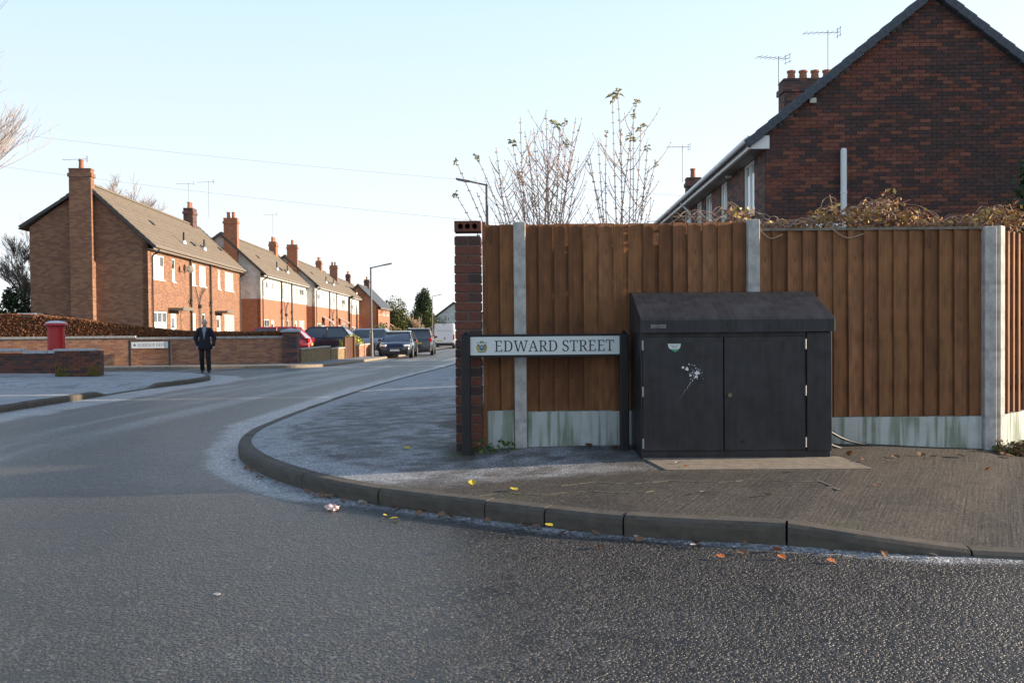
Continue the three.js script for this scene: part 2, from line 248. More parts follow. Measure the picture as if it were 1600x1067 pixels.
function paveColor(x, z, dist) {
  const nE = noiseEdge(x, z), fine = fbm(x * 8, z * 8, 4), brushed = 0.85 + 0.3 * vnoise((x * 0.8 + z * 0.5) * 26, (z - x * 0.3) * 2);
  const edge = -6.05 - 0.12 * (x + 1) + nE * 0.5; // frost ends where the sun strikes the paving
  let f = smooth(edge + 0.12, edge - 0.18, z) * smooth(1.5, 0.3, x) * (0.2 + 0.5 * smooth(0.3, 0.75, fine) * (0.6 + 0.8 * fbm(x * 1.3 + 9, z * 1.3, 3)));
  f = Math.max(f, smooth(-11, -17, z + nE * 4) * (0.7 + 0.35 * fine)); f *= 1 - smooth(0.35, 0.1, (x < -0.3 && z < -6.9 ? (-0.45 - x) + nE * 0.9 + (z < -11 ? 1 : 0) : 1));
  if (dist < 0.5 && z < -6.3) f = Math.max(f, (0.8 + 0.3 * (fine - 0.5)) * smooth(0.5, 0.3, dist + nE * 0.3));
  const moss = smooth(0.55, 0.8, fbm(x * 5 + 3, z * 5, 4)) * (smooth(0.3, 0.02, dist) * (z > -6.6 ? 1 : 0) + (x < -0.2 && x > -1.6 && z < -7.1 && z > -11 ? 1.2 * smooth(-1.6, -0.8, x) : 0));
  const patch = x > 0.2 && x < 2.3 && z < -5.75 && z > -6.2 ? 0.86 : 1;
  let base = [0.155, 0.128, 0.097].map(v => v * (0.75 + 0.5 * fine) * brushed * patch);
  base = base.map((v, i) => v + ([0.13, 0.15, 0.03][i] - v) * clamp(moss) * 0.8);
  return base.map((v, i) => v + ([0.86, 0.88, 0.9][i] - v) * clamp(f));
}
{
  const kp = [[22, -0.2], [12, -2.3], [6, -3.68], [2.56, -4.48], [1.92, -4.63], [1.47, -4.8], [0.62, -5.05], [0.18, -5.29], [-0.18, -5.51], [-0.91, -5.98], [-1.57, -6.62], [-2.18, -7.5], [-2.59, -8.41], [-2.85, -9.56], [-2.94, -11.05], [-2.97, -13.8], [-2.94, -17.1], [-2.74, -22.5], [-2.25, -31.4], [-1.9, -50], [-0.6, -90], [1, -140]];
  const bp = [[22, -20], [14, -16.5], [9, -12.1], [5.4, -8.9], [4.3, -7.9], [3.2, -7.6], [2, -7.6], [1.3, -7.6], [0.7, -7.6], [0.2, -7.6], [-0.1, -7.6], [-0.3, -7.7], [-0.4, -8.4], [-0.4, -9.6], [-0.4, -11], [-0.4, -13.8], [-0.4, -17.1], [-0.3, -22.5], [0, -31.4], [1, -50], [3, -90], [5, -140]];
  const p = pavement('pavement', KR, kp, bp, topR, crossR, 1, paveColor, z => z > -12 ? 0.06 : z > -30 ? 0.3 : 2, 44, 'brushed asphalt footway curving round the corner'); paveMesh = p; p.updateMatrixWorld();
  kerbs(p, KR, topR, 8, 62, [[2.32, -4.54], [1.47, -4.8], [0.62, -5.05], [0.18, -5.29], [-0.18, -5.51], [-0.91, -5.98], [-1.57, -6.62], [-2.14, -7.42]], 1);
  const seam = (pts, w, m) => mesh('trench_seam', pts.slice(1).map((q, i) => { const a = pts[i], l = Math.hypot(q[0] - a[0], q[1] - a[1]), cx = (a[0] + q[0]) / 2, cz = (a[1] + q[1]) / 2, sl = (paveY(...q) - paveY(...a)) / l; return bx(l + 0.01, 0.04, w * (0.6 + 0.8 * hash(i, 3)), cx, paveY(cx, cz) - 0.0165, cz, -Math.atan2(q[1] - a[1], q[0] - a[0]), 0, 0); }), m, p);
  const wob = (a, b, n, s) => [...Array(n + 1)].map((_, i) => [a[0] + (b[0] - a[0]) * i / n, a[1] + (b[1] - a[1]) * i / n + (hash(i, s) - 0.5) * 0.035 + 0.03 * Math.sin(i * 0.7 + s)]);
  const mossy = M({ color: rgb(0.2, 0.18, 0.125), map: rep(cloudTex, 0.3), roughness: 1 });
  seam(wob([0.2, -5.95], [2.02, -5.9], 30, 1), 0.011, mossy); seam(wob([-0.3, -5.72], [0.9, -5.68], 20, 2), 0.009, mossy); seam(wob([2.02, -5.9], [2.06, -5.62], 3, 4), 0.016, mossy);
}
{
  const white = (x, z, dist) => { const f = 0.88 + 0.5 * (fbm(x * 3, z * 3, 4) - 0.5) + 0.25 * (fbm(x * 11, z * 11, 2) - 0.5), b = [0.13, 0.12, 0.1], dirt = x < -11 && z > -25.2 && z < -23 ? 0.5 * smooth(0.4, 0.6, fbm(x * 2, z * 2, 3)) : 0; return b.map((v, i) => v + ([0.86, 0.88, 0.9][i] - v) * clamp(f - dirt)); };
  const kp = [[-7.3, 4], [-7.6, -6], [-7.85, -13.7], [-8.03, -17.4], [-8.12, -20.5], [-8.0, -22.6], [-8.3, -24.6], [-9.6, -26.9], [-12.5, -28.3], [-20, -28.5], [-34, -27]];
  const bp = [[-24, 4], [-24, -6], [-24, -13.7], [-24, -17.4], [-24, -20.5], [-24, -22.6], [-24, -23.6], [-24, -24.6], [-24, -25.4], [-27, -25.6], [-36, -25]];
  const p = pavement('pavement', KL, kp, bp, topL, () => 0.012, -1, white, z => z > -12 ? 1 : 0.18, 60, 'frost covered footway round the pillar box corner');
  kerbs(p, KL, topL, 12, KL.near(-9.6, -26.9).s, [[-8.03, -17.3], [-8.12, -20.7]], -1);
  const col = (x, z) => { const f = 0.25 + 0.5 * fbm(x * 2, z * 2, 4) + (z > -40 ? 0.1 : 0.1), b = [0.13, 0.12, 0.1]; return b.map((v, i) => v + ([0.74, 0.77, 0.8][i] - v) * clamp(f)); };
  const kf = [[-34, -29.0], [-18, -32.2], [-13.6, -33.0], [-10, -33.6], [-8.2, -33.6], [-7.4, -34.6], [-7.0, -38], [-6.8, -44], [-6.7, -48], [-6.0, -86], [-5, -140]];
  const bf = [[-34, -31.6], [-18.3, -34.6], [-13.9, -35.5], [-10.8, -36.0], [-9.2, -35.6], [-8.9, -36], [-8.8, -41], [-8.7, -45], [-8.6, -49], [-9, -86], [-10, -140]];
  const q = pavement('pavement', KF, kf, bf, topF, () => 0.02, -1, col, z => z > -50 ? 0.3 : 2, 12, 'narrow footway below the hedge topped brick wall');
  kerbs(q, KF, topF, KF.near(-30, -29.8).s, KF.near(-6.5, -58).s, [], -1, mats.slab);
  struct('garden', grid(lin(-0.4, 60, 3), join([-7.55], lin(-10, -60, 4)), (x, z) => hroad(-z) + (z > -8 ? 0.05 : 0.24)), mats.soil, 'garden soil behind the close boarded fence');
  struct('front_gardens', grid(join(lin(-80, -12, 8), [-10.2]), lin(-41.5, -150, 4), (x, z) => hroad(-z) + 0.14), mats.lawn, 'lawns and drives before the terraces');
}
// ---------- bricks laid one by one ----------
const brickTones = [[0.255, 0.09, 0.056], [0.22, 0.078, 0.05], [0.27, 0.105, 0.066], [0.2, 0.072, 0.05], [0.085, 0.052, 0.048], [0.125, 0.06, 0.05]];
const brickMats = brickTones.map(c => M({ color: rgb(...c), map: rep(cloudTex, 0.23), bumpMap: rep(speck, 0.12), bumpScale: 0.002, roughness: 0.88 }));
const unitBrick = tri(rbx(0.215, 0.066, 0.1025, 0.004)), halfBrick = tri(rbx(0.1025, 0.066, 0.1025, 0.004)), headBrick = tri(rbx(0.1025, 0.066, 0.215, 0.004));
const mortar = M({ color: rgb(0.16, 0.14, 0.12), bumpMap: rep(speck, 0.1), bumpScale: 0.004, roughness: 1 });
function brickSkin(parent, len, courses, o, ry, tones, off = 0) { // one skin of stretchers, its face on local +z
  const g = new THREE.Object3D(); g.position.set(...o); g.rotation.y = ry; g.updateMatrix();
  for (let c = 0; c < courses; c++) for (let x = (c + off) % 2 ? -0.1125 : 0; x < len - 0.03; x += 0.225) {
    const a = Math.max(0, x), b = Math.min(len, x + 0.215); if (b - a < 0.06) continue;
    const m = mesh('brick', b - a < 0.16 ? halfBrick : unitBrick, brickMats[tones[Math.floor(R0() * tones.length)]], parent);
    if (b - a >= 0.16) m.scale.x = (b - a) / 0.215; else m.scale.x = (b - a) / 0.1025;
    m.position.set((a + b) / 2, 0.0375 + c * 0.075, -0.051 + rr(-0.002, 0.002)).applyMatrix4(g.matrix); m.rotation.y = ry;
  }
}
// ---------- corner fence, pier, sign and cabinet ----------
const FZ = -7.41;
{
  const tones = [[0.26, 0.115, 0.045], [0.23, 0.10, 0.04], [0.29, 0.135, 0.055], [0.21, 0.095, 0.042], [0.25, 0.12, 0.055]];
  const wood = tones.map((c, k) => { const t = rep(woodTex, 0.5, 2.1); t.offset.set(0.16 + k * 0.165, 0.02 + 0.05 * k); const b = rep(woodTex, 0.5, 2.1); b.offset.copy(t.offset); return M({ color: rgb(...c.map(v => v * 1.3 * (0.74 + 0.13 * k))), map: t, bumpMap: b, bumpScale: 0.003, roughness: 0.85 }); });
  const board = (h) => { const s = new THREE.Shape(); s.moveTo(0.068, 0); s.lineTo(0.068, -0.004); s.lineTo(-0.06, -0.032); s.lineTo(-0.064, -0.029); s.lineTo(-0.064, -0.014); s.closePath(); return tri(new THREE.ExtrudeGeometry(s, { depth: h, bevelEnabled: false }).rotateX(-Math.PI / 2)); };
  const weather = M({ color: rgb(0.6, 0.58, 0.54), map: rep(cloudTex, 0.55), bumpMap: rep(speck, 0.4), bumpScale: 0.003, roughness: 0.92 });
  const streaks = tex(512, 256, (i, j) => { const s = fbm(i / 12, j / 300, 4), k = fbm(i / 40, j / 40, 4), t = smooth(0.38, 0.7, s) * 0.8; return [0.78 - 0.5 * t + 0.2 * (k - 0.5), 0.79 - 0.46 * t + 0.2 * (k - 0.5), 0.76 - 0.54 * t + 0.2 * (k - 0.5)]; });
  const gravel = M({ color: rgb(0.62, 0.64, 0.63), map: rep(streaks, 1.6, 0.5), bumpMap: rep(speck, 0.4), bumpScale: 0.003, roughness: 0.92 });
  function panel(f, x0, x1, y0, y1, capRail) {
    const n = Math.round((x1 - x0) / 0.124), w = (x1 - x0) / n, bg = board(y1 - y0);
    for (let i = 0; i < n; i++) { const b = mesh('board', bg, wood[Math.floor(R0() * wood.length)], f); b.position.set(x0 + (i + 0.5) * w, y0 + rr(-0.006, 0.004), 0.0 + rr(-0.002, 0.003)); b.rotation.y = rr(-0.012, 0.012); b.rotation.z = rr(-0.003, 0.003); }
    for (const y of [y0 + 0.2, (y0 + y1) / 2, y1 - 0.2]) mesh('rail', bx(x1 - x0, 0.07, 0.04, (x0 + x1) / 2, y, -0.03), wood[3], f);
    if (capRail) mesh('capping', bx(x1 - x0, 0.022, 0.06, (x0 + x1) / 2, y1 + 0.012, 0.005), M({ color: rgb(0.3, 0.27, 0.23), map: rep(woodTex, 0.5, 1.9), roughness: 0.9 }), f);
  }
  const post = (f, x, y0, y1, z = 0, ry = 0) => { const b = 0.05, g = merge([tri(rbx(0.1, y1 - y0, 0.1, 0.008, 0, (y0 + y1) / 2, 0))]); const m = mesh('concrete_post', g, weather, f); m.position.set(x, 0, z); m.rotation.y = ry; return m; };
  const f = thing('board_fence', 'brown close boarded timber fence with concrete posts behind the black cabinet', 'fence', [0, 0, FZ]);
  panel(f, -0.21, 0.03, 0.5, 2.03); panel(f, 0.105, 1.95, 0.49, 2.03); panel(f, 2.03, 3.9, 0.42, 1.955, true);
  mesh('edge_batten', bx(0.028, 1.84, 0.05, -0.225, 1.13, 0.01), wood[2], f);
  post(f, 0.068, -0.1, 2.045, 0.015); post(f, 1.99, -0.1, 2.05, 0.015); post(f, 3.93, -0.2, 1.975, 0.02);
  for (const [a, b, y] of [[-0.21, 0.012, 0.495], [0.125, 1.93, 0.485], [2.05, 3.88, 0.415]]) mesh('gravel_board', tri(rbx(b - a, 0.42, 0.045, 0.006, (a + b) / 2, y - 0.21, 0.008)), gravel, f);
  const ang = 0.733, r = thing('board_fence', 'sunlit timber fence running back from the corner post beside the vines', 'fence', [3.985, 0, FZ + 0.0], ang);
  post(r, 0.045, -0.2, 1.985, 0.01); post(r, 1.95, -0.2, 2.0); post(r, 3.88, -0.2, 2.0); post(r, 5.8, -0.2, 2.0);
  for (let k = 0; k < 3; k++) { panel(r, 0.1 + k * 1.925, 1.895 + k * 1.925, 0.42, 1.96); mesh('gravel_board', tri(rbx(1.79, 0.42, 0.045, 0.006, 1.0 + k * 1.925, 0.205, 0.008)), gravel, r); }
  // pier
  const p = thing('brick_pier', 'narrow red brick pier with a perforated brick on top at the fence end', 'pier', [-0.355, 0, FZ + 0.0]);
  mesh('mortar_core', bx(0.2, 1.9, 0.2, 0, 0.98, 0), mortar, p);
  for (let c = 0; c < 24; c++) for (const s of [-1, 1]) {
    const y = 0.13 + c * 0.0765; if (c % 2) { const m = mesh('brick', headBrick, brickMats[R0() < 0.3 ? 4 : [1, 3, 3, 5][Math.floor(rr(0, 4))]], p); m.position.set(s * 0.057, y, rr(-0.003, 0.003)); } else { const m = mesh('brick', unitBrick, brickMats[R0() < 0.15 ? 5 : [1, 3, 3, 1][Math.floor(rr(0, 4))]], p); m.position.set(rr(-0.003, 0.003), y, s * 0.0575); m.rotation.y = rr(-0.01, 0.01); }
  }
  { const s = new THREE.Shape(); s.moveTo(-0.108, -0.042); s.lineTo(0.108, -0.042); s.lineTo(0.108, 0.042); s.lineTo(-0.108, 0.042); s.closePath(); for (const k of [-1, 0, 1]) { const h = new THREE.Path(); h.absellipse(k * 0.058, -0.002, 0.021, 0.023, 0, Math.PI * 2); s.holes.push(h); } const g = new THREE.ExtrudeGeometry(s, { depth: 0.2, bevelEnabled: false }).translate(0, 2.01, -0.1); mesh('perforated_brick', tri(g), brickMats[1], p); mesh('brick_backing', bx(0.19, 0.07, 0.06, 0, 2.01, -0.06), brickMats[4], p); }
  // street name sign
  const z = -7.16, s = thing('street_name_sign', 'white street name plate with dark serif lettering between two black posts at the fence', 'sign', [0, 0, z]);
  const blackWood = M({ color: rgb(0.018, 0.017, 0.019), map: rep(woodTex, 0.4, 1.2), bumpMap: rep(woodTex, 0.4, 1.2), bumpScale: 0.003, roughness: 0.6 });
  const sx0 = -0.37, sx1 = 0.895;
  for (const x of [sx0, sx1]) { const g = merge([tri(rbx(0.072, 1.0, 0.08, 0.01, x, 0.62, 0)), new THREE.ConeGeometry(0.05, 0.04, 4, 1).rotateY(Math.PI / 4).translate(x, 1.135, 0)]); mesh('post', g, blackWood, s); }
  const y = (540 - 0, 1.03), c = document.createElement('canvas'); c.width = 2048; c.height = 250; const q = c.getContext('2d');
  q.fillStyle = '#d3d9d6'; q.fillRect(0, 0, 2048, 250);
  for (let i = 0; i < 900; i++) { q.fillStyle = `rgba(120,125,110,${0.03 + 0.05 * R0()})`; q.fillRect(R0() * 2048, R0() * 250, 2 + R0() * 14, 1 + R0() * 6); }
  const crest = (q, x, y, k) => { const dot = (col, a, b, w, h) => { q.fillStyle = col; q.beginPath(); q.ellipse(x + a * k, y + b * k, w * k, h * k, 0, 0, 7); q.fill(); }; dot('#a89a52', -26, 12, 16, 30); dot('#8f8a4e', 26, 12, 16, 30); dot('#3d6a86', 0, 14, 17, 24); dot('#c9c08a', 0, 8, 8, 7); dot('#3f6f50', -10, -28, 7, 9); dot('#b1964c', 0, -34, 7, 10); dot('#3f6f50', 11, -28, 7, 9); dot('#7d8c95', -33, -26, 6, 6); dot('#7d8c95', 33, -26, 6, 6); dot('#8b7f45', 0, 45, 32, 6); dot('#46545c', -24, -4, 5, 8); dot('#46545c', 24, -4, 5, 8); };
  crest(q, 155, 125, 1.75);
  q.fillStyle = '#17151c'; q.font = '212px serif'; q.textBaseline = 'alphabetic'; const words = 'EDWARD STREET', tw = q.measureText(words).width; q.save(); q.translate(325, 205); q.scale(1650 / tw, 1); q.fillText(words, 0, 0); q.restore();
  const plateT = new THREE.CanvasTexture(c); plateT.colorSpace = THREE.SRGBColorSpace;
  mesh('backing_board', tri(rbx(1.2, 0.185, 0.03, 0.004, (sx0 + sx1) / 2, 1.035, 0.0)), blackWood, s);
  const pl = mesh('name_plate', new THREE.PlaneGeometry(1.19, 0.145).translate((sx0 + sx1) / 2, 1.035, 0.02), M({ map: plateT, roughness: 0.5 }), s); pl.userData.label = 'white plate lettered with the street name and a small crest';
  s.rotation.z = 0.0;
  // telecom cabinet
  const cab = thing('street_cabinet', 'black double door utility cabinet with sloping lid, white splat and shield sticker', 'cabinet', [1.69, 0.16, -7.02], -0.0);
  const scuff = tex(512, 512, (i, j) => { const a = fbm(i / 14, j / 130, 4), b = fbm(i / 50, j / 50, 5); const v = 0.5 + 0.55 * (a - 0.5) + 0.7 * (b - 0.5); return [v, v, v * 1.04]; });
  const cm = M({ color: rgb(0.03, 0.029, 0.036), map: rep(scuff, 0.9), roughnessMap: rep(cloudTex, 0.7), roughness: 0.62 }), lidm = M({ color: rgb(0.045, 0.045, 0.046), map: rep(scuff, 0.8), roughness: 0.55, bumpMap: rep(speck, 0.5), bumpScale: 0.001 });
  const W = 1.46, D = 0.58, Hc = 1.0, hw = W / 2;
  mesh('body', [tri(rbx(W - 0.02, Hc, D - 0.03, 0.01, 0, Hc / 2, -0.01))], cm, cab);
  mesh('plinth', bx(W - 0.06, 0.05, D - 0.02, 0, 0.015, -0.005), cm, cab);
  const door = (x0, x1, n) => { const d = mesh('door', [tri(rbx(x1 - x0 - 0.008, Hc - 0.14, 0.022, 0.006, (x0 + x1) / 2, Hc / 2 + 0.01, D / 2 - 0.012))], cm, cab); return d; };
  const dA = door(-hw + 0.02, -hw + 0.632), dB = door(-hw + 0.632, -hw + 1.245);
  mesh('side_panel', tri(rbx(W - 1.27, Hc - 0.1, 0.018, 0.005, hw - 0.105, Hc / 2 + 0.02, D / 2 - 0.016)), cm, cab);
  const hingeM = plain(0.35, 0.35, 0.34, 0.5, 0.5);
  for (const [d, x] of [[dA, -hw + 0.022], [dB, -hw + 1.247]]) for (const yy of [0.14, 0.53, 0.88]) mesh('hinge', cyl(0.007, 0.007, 0.075, x, yy, D / 2 + 0.003, 8), hingeM, d);
  mesh('lock', new THREE.CylinderGeometry(0.016, 0.018, 0.02, 14).rotateX(Math.PI / 2).translate(-hw + 0.675, 0.5, D / 2 + 0.006), plain(0.2, 0.15, 0.1, 0.5, 0.6), dB);
  mesh('latch', new THREE.CylinderGeometry(0.012, 0.012, 0.014, 12).rotateX(Math.PI / 2).translate(-hw + 0.78, 0.15, D / 2 + 0.004), cm, dB);
  { const sh = new THREE.Shape(); sh.moveTo(D / 2 + 0.03, 0); sh.lineTo(D / 2 + 0.03, 0.085); sh.lineTo(D / 2 + 0.015, 0.1); sh.lineTo(-D / 2 + 0.12, 0.3); sh.lineTo(-D / 2 - 0.02, 0.31); sh.lineTo(-D / 2 - 0.02, 0); sh.closePath(); const g = new THREE.ExtrudeGeometry(sh, { depth: W - 0.012, bevelEnabled: true, bevelSize: 0.006, bevelThickness: 0.006, bevelSegments: 2 }).rotateY(-Math.PI / 2).translate(W / 2 - 0.006, Hc - 0.02, 0); mesh('lid', tri(g), lidm, cab); }
  const cv = (w, h, fn) => { const k = document.createElement('canvas'); k.width = w; k.height = h; fn(k.getContext('2d')); const t = new THREE.CanvasTexture(k); t.colorSpace = THREE.SRGBColorSpace; return t; };
  { const font = await new FontLoader().loadAsync('fonts/droid/droid_sans_mono_regular.typeface.json'); mesh('serial_number', new TextGeometry('201232', { font, size: 0.024, depth: 0.0015, curveSegments: 3 }).translate(-hw + 0.075, Hc + 0.01, D / 2 + 0.0362), plain(0.6, 0.6, 0.6, 0.7), cab); }
  { const sh = new THREE.Shape(); sh.moveTo(-0.05, 0.03); sh.lineTo(0.05, 0.03); sh.lineTo(0.045, 0.005); sh.quadraticCurveTo(0.03, -0.02, 0.008, -0.034); sh.quadraticCurveTo(-0.02, -0.02, -0.042, 0.0); sh.closePath(); const g = new THREE.ShapeGeometry(sh, 8), p = g.attributes.position, u = g.attributes.uv; for (let i = 0; i < p.count; i++) u.setXY(i, p.getX(i) / 0.1 + 0.5, p.getY(i) / 0.066 + 0.5); g.translate(-hw + 0.26, 0.86, D / 2 + 0.003);
    mesh('sticker', g, M({ map: cv(200, 128, k => { k.fillStyle = '#cfd8d3'; k.fillRect(0, 0, 200, 128); k.fillStyle = '#59615f'; for (const [a, b, w] of [[30, 28, 10], [48, 22, 14], [72, 30, 20], [100, 24, 9], [118, 30, 22], [150, 26, 16], [60, 52, 50], [118, 54, 30]]) k.fillRect(a, b, w, 9); k.fillStyle = '#4f9b7e'; k.fillRect(40, 84, 120, 44); }), roughness: 0.5 }), dA); }
  { const g = [], r2 = RNG(5), blob = (x, y, r) => { const n = 11, sh = new THREE.Shape(); for (let i = 0; i <= n; i++) { const a = i / n * 6.283, q = r * (0.6 + 0.7 * r2()); i ? sh.lineTo(x + Math.cos(a) * q, y + Math.sin(a) * q * 0.9) : sh.moveTo(x + q, y); } g.push(new THREE.ShapeGeometry(sh).translate(0, 0, D / 2 + 0.0022 + g.length * 0.00002)); };
    const X = -hw + 0.4, Y = 0.67; blob(X + 0.03, Y, 0.018); blob(X + 0.025, Y - 0.03, 0.013); blob(X - 0.045, Y + 0.03, 0.015); blob(X - 0.075, Y + 0.04, 0.01); blob(X - 0.03, Y + 0.065, 0.006); blob(X - 0.02, Y - 0.02, 0.009);
    for (let i = 0; i < 34; i++) { const a = r2() * 6.28, q = 0.02 + 0.07 * r2() * r2(); blob(X + 0.02 + Math.cos(a) * q, Y + Math.sin(a) * q, 0.0016 + 0.0028 * r2()); } for (let i = 0; i < 16; i++) blob(X - 0.0 - i * 0.0075 + r2() * 0.01, Y - 0.04 - i * 0.011, 0.004 - i * 0.0002);
    stuff(mesh('white_splat', g, plain(0.72, 0.73, 0.75, 0.8), dA)); }
  const slab = mesh('concrete_slab', (() => { const P = [[0.98, -6.78], [2.47, -6.78], [2.55, -6.33], [1.08, -6.3]], sh = new THREE.Shape(); P.forEach(([x, z], i) => i ? sh.lineTo(x, -z) : sh.moveTo(x, -z)); const g = new THREE.ExtrudeGeometry(sh, { depth: 0.06, bevelEnabled: false }).rotateX(-Math.PI / 2); const p = g.attributes.position; for (let i = 0; i < p.count; i++) p.setY(i, p.getY(i) - 0.052 + paveY(p.getX(i), p.getZ(i))); return tri(g); })(), mats.slab, scene); tag(slab, 'pale concrete slab set in the footway before the black cabinet', 'slab');
  for (const [k, lab] of [[0, 'upper black cable looping from the cabinet side along the gravel board'], [1, 'lower black cable trailing from the cabinet foot onto the ground']]) { const a = thing('cable', lab, 'cable'); mesh('cable_run', tube([V(2.43, 0.4 - k * 0.1, -7.1), V(2.55, 0.32 - k * 0.1, -7.16), V(2.72, 0.24 - k * 0.07, -7.24), V(2.95, 0.19 - k * 0.04, -7.3), V(3.3, 0.16 - k * 0.02, -7.34)], 0.011, 7), mats.black, a); }
}
// ---------- fallen leaves and litter ----------
{
  const cols = { yellow: [0.55, 0.42, 0.03], orange: [0.45, 0.13, 0.03], brown: [0.2, 0.1, 0.05], pale: [0.45, 0.4, 0.32] };
  const lm = Object.fromEntries(Object.entries(cols).map(([k, c]) => [k, plain(...c, 0.8, 0, { side: THREE.DoubleSide })]));
  const leafG = (r) => { const g = new THREE.BufferGeometry(), n = 7, pos = []; const pt = (i, s) => { const t = i / n, w = Math.sin(t * Math.PI) ** 0.8 * 0.42 * s * (1 + 0.25 * (i % 2)); return [t - 0.5, 0.12 * Math.abs(s) * Math.sin(t * 3) + 0.1 * (t - 0.5) ** 2 + r * 0.1 * t, w]; }; for (let i = 0; i < n; i++) for (const s of [-1, 1]) { const a = pt(i, 0), b = pt(i + 1, 0), c = pt(i, s), d = pt(i + 1, s); pos.push(...a, ...b, ...c, ...b, ...d, ...c); } g.setAttribute('position', new THREE.Float32BufferAttribute(pos, 3)); g.computeVertexNormals(); return g; };
  const gs = [leafG(0), leafG(1), leafG(2)];
  const leaf = (px, py, k, size, onPave) => { const r = pxRay(px, py); let y = 0, p; for (let i = 0; i < 12; i++) { p = r.clone().multiplyScalar((y - EYE) / r.y).add(camera.position); y = onPave ? paveY(p.x, p.z) : hroad(-p.z); } const place = onPave ? 'on the brushed footway' : 'on the road by the kerb'; const o = mesh('fallen_leaf', gs[Math.floor(R0() * 3)], lm[k], scene); o.scale.setScalar(size); o.position.set(p.x, y + 0.012, p.z); o.rotation.set(rr(-0.4, 0.4), rr(0, 6.2), rr(-0.4, 0.4)); tag(o, { yellow: 'curled yellow fallen leaf ', orange: 'small orange fallen leaf ', brown: 'shrivelled brown fallen leaf ', pale: 'bleached pale fallen leaf ' }[k] + place, 'leaf', 'fallen leaves round the kerb'); };
  for (const [x, y, s] of [[615, 814, 0.06], [602, 808, 0.035]]) leaf(x, y, 'yellow', s, false);
  for (const [x, y, s] of [[738, 758, 0.06], [803, 767, 0.06], [858, 824, 0.05], [635, 702, 0.06]]) leaf(x, y, 'yellow', s, true);
  for (const [x, y] of [[1214, 863], [1126, 874], [1382, 864], [1500, 868], [934, 858], [1300, 880], [1222, 874]]) leaf(x, y, 'orange', 0.05, false);
  for (const [x, y] of [[1370, 760], [1072, 731], [1200, 776], [1350, 722], [1545, 735]]) leaf(x, y, 'orange', 0.045, true);
  for (const [x, y] of [[655, 806], [690, 808], [660, 800], [480, 770], [880, 836], [1000, 846], [1090, 852], [1160, 866], [1360, 860], [505, 772]]) leaf(x, y, 'brown', 0.06, false);
  for (const [x, y] of [[960, 702], [880, 690], [920, 698], [850, 688], [1330, 712], [1400, 716], [1460, 717], [1500, 715], [1440, 713], [1570, 712], [1590, 704], [1580, 716], [830, 692], [780, 694]]) leaf(x, y, 'brown', 0.07, true);
  for (const [x, y] of [[790, 694], [765, 690], [1060, 726], [1250, 738], [765, 748], [585, 735], [1100, 772]]) leaf(x, y, 'pale', 0.055, true);
  for (const [x, y] of [[1380, 868], [1460, 872], [700, 811], [1085, 856]]) leaf(x, y, 'pale', 0.05, false);
  for (let i = 0; i < 34; i++) { const s = KR.near(2.2, -4.6).s + R0() * 6.4, q = KR.at(s), o = 0.03 + 0.09 * R0() * R0(), p = V(q.x + q.tz * o, 0, q.z - q.tx * o), v = p.clone().project(camera); leaf(800 + v.x * 800, 533.5 - v.y * 533.5, R0() < 0.8 ? 'brown' : 'pale', 0.03 + 0.03 * R0(), false); }
  const r = pxRay(518, 797), p = r.multiplyScalar(-EYE / r.y).add(camera.position), o = thing('crumpled_wrapper', 'crumpled pink and white wrapper lying by the frosted gutter', 'litter', [p.x, 0.015, p.z]);
  const g = new THREE.IcosahedronGeometry(0.035, 2), q = g.attributes.position; for (let i = 0; i < q.count; i++) { const k = 0.6 + 0.8 * hash(Math.round(q.getX(i) * 900), Math.round(q.getZ(i) * 900 + q.getY(i) * 300)); q.setXYZ(i, q.getX(i) * k * 1.2, q.getY(i) * k * 0.55, q.getZ(i) * k); } g.computeVertexNormals(); mesh('paper', g, plain(0.72, 0.5, 0.45, 0.7), o);
  const r2 = pxRay(338, 929), p2 = r2.multiplyScalar(-EYE / r2.y).add(camera.position), gum = mesh('flattened_gum', new THREE.CylinderGeometry(0.017, 0.019, 0.003, 14).translate(p2.x, 0.0035, p2.z), plain(0.3, 0.3, 0.29, 0.9), scene); tag(gum, 'flat pale disc of chewing gum on the open road', 'gum');
}
// ---------- houses ----------
function windowPart(parent, w, h, x, y, z, ry, lights, m = mats.white) { // frame with panes; local z is outward
  const b = 0.06, bars = [bx(w, b, 0.07, 0, h / 2 - b / 2, 0), bx(w, b, 0.07, 0, -h / 2 + b / 2, 0)];
  for (let i = 0; i <= lights; i++) bars.push(bx(i && i < lights ? 0.07 : b, h - 2 * b, 0.068, -w / 2 + b / 2 + (w - b) * i / lights, 0, 0));
  bars.push(bx(w + 0.1, 0.05, 0.16, 0, -h / 2 - 0.026, 0.03));
  const f = mesh('window', bars, m, parent); f.position.set(x, y, z); f.rotation.y = ry;
  for (let i = 0; i < lights; i++) { const pw = (w - b) / lights - b; mesh('pane', bx(pw, h - 2 * b, 0.012, -w / 2 + b / 2 + (w - b) * (i + 0.5) / lights, 0, 0.006), mats.pane, f); const ch = (h - 2 * b - 0.01) * (hash(Math.round(z * 7) + i, Math.round(y * 5)) < 0.5 ? 1 : 0.6); mesh('net_curtain', bx(pw, ch, 0.006, -w / 2 + b / 2 + (w - b) * (i + 0.5) / lights, -(h - 2 * b - 0.01 - ch) / 2, -0.03), mats.curtain, f); }
  return f;
}
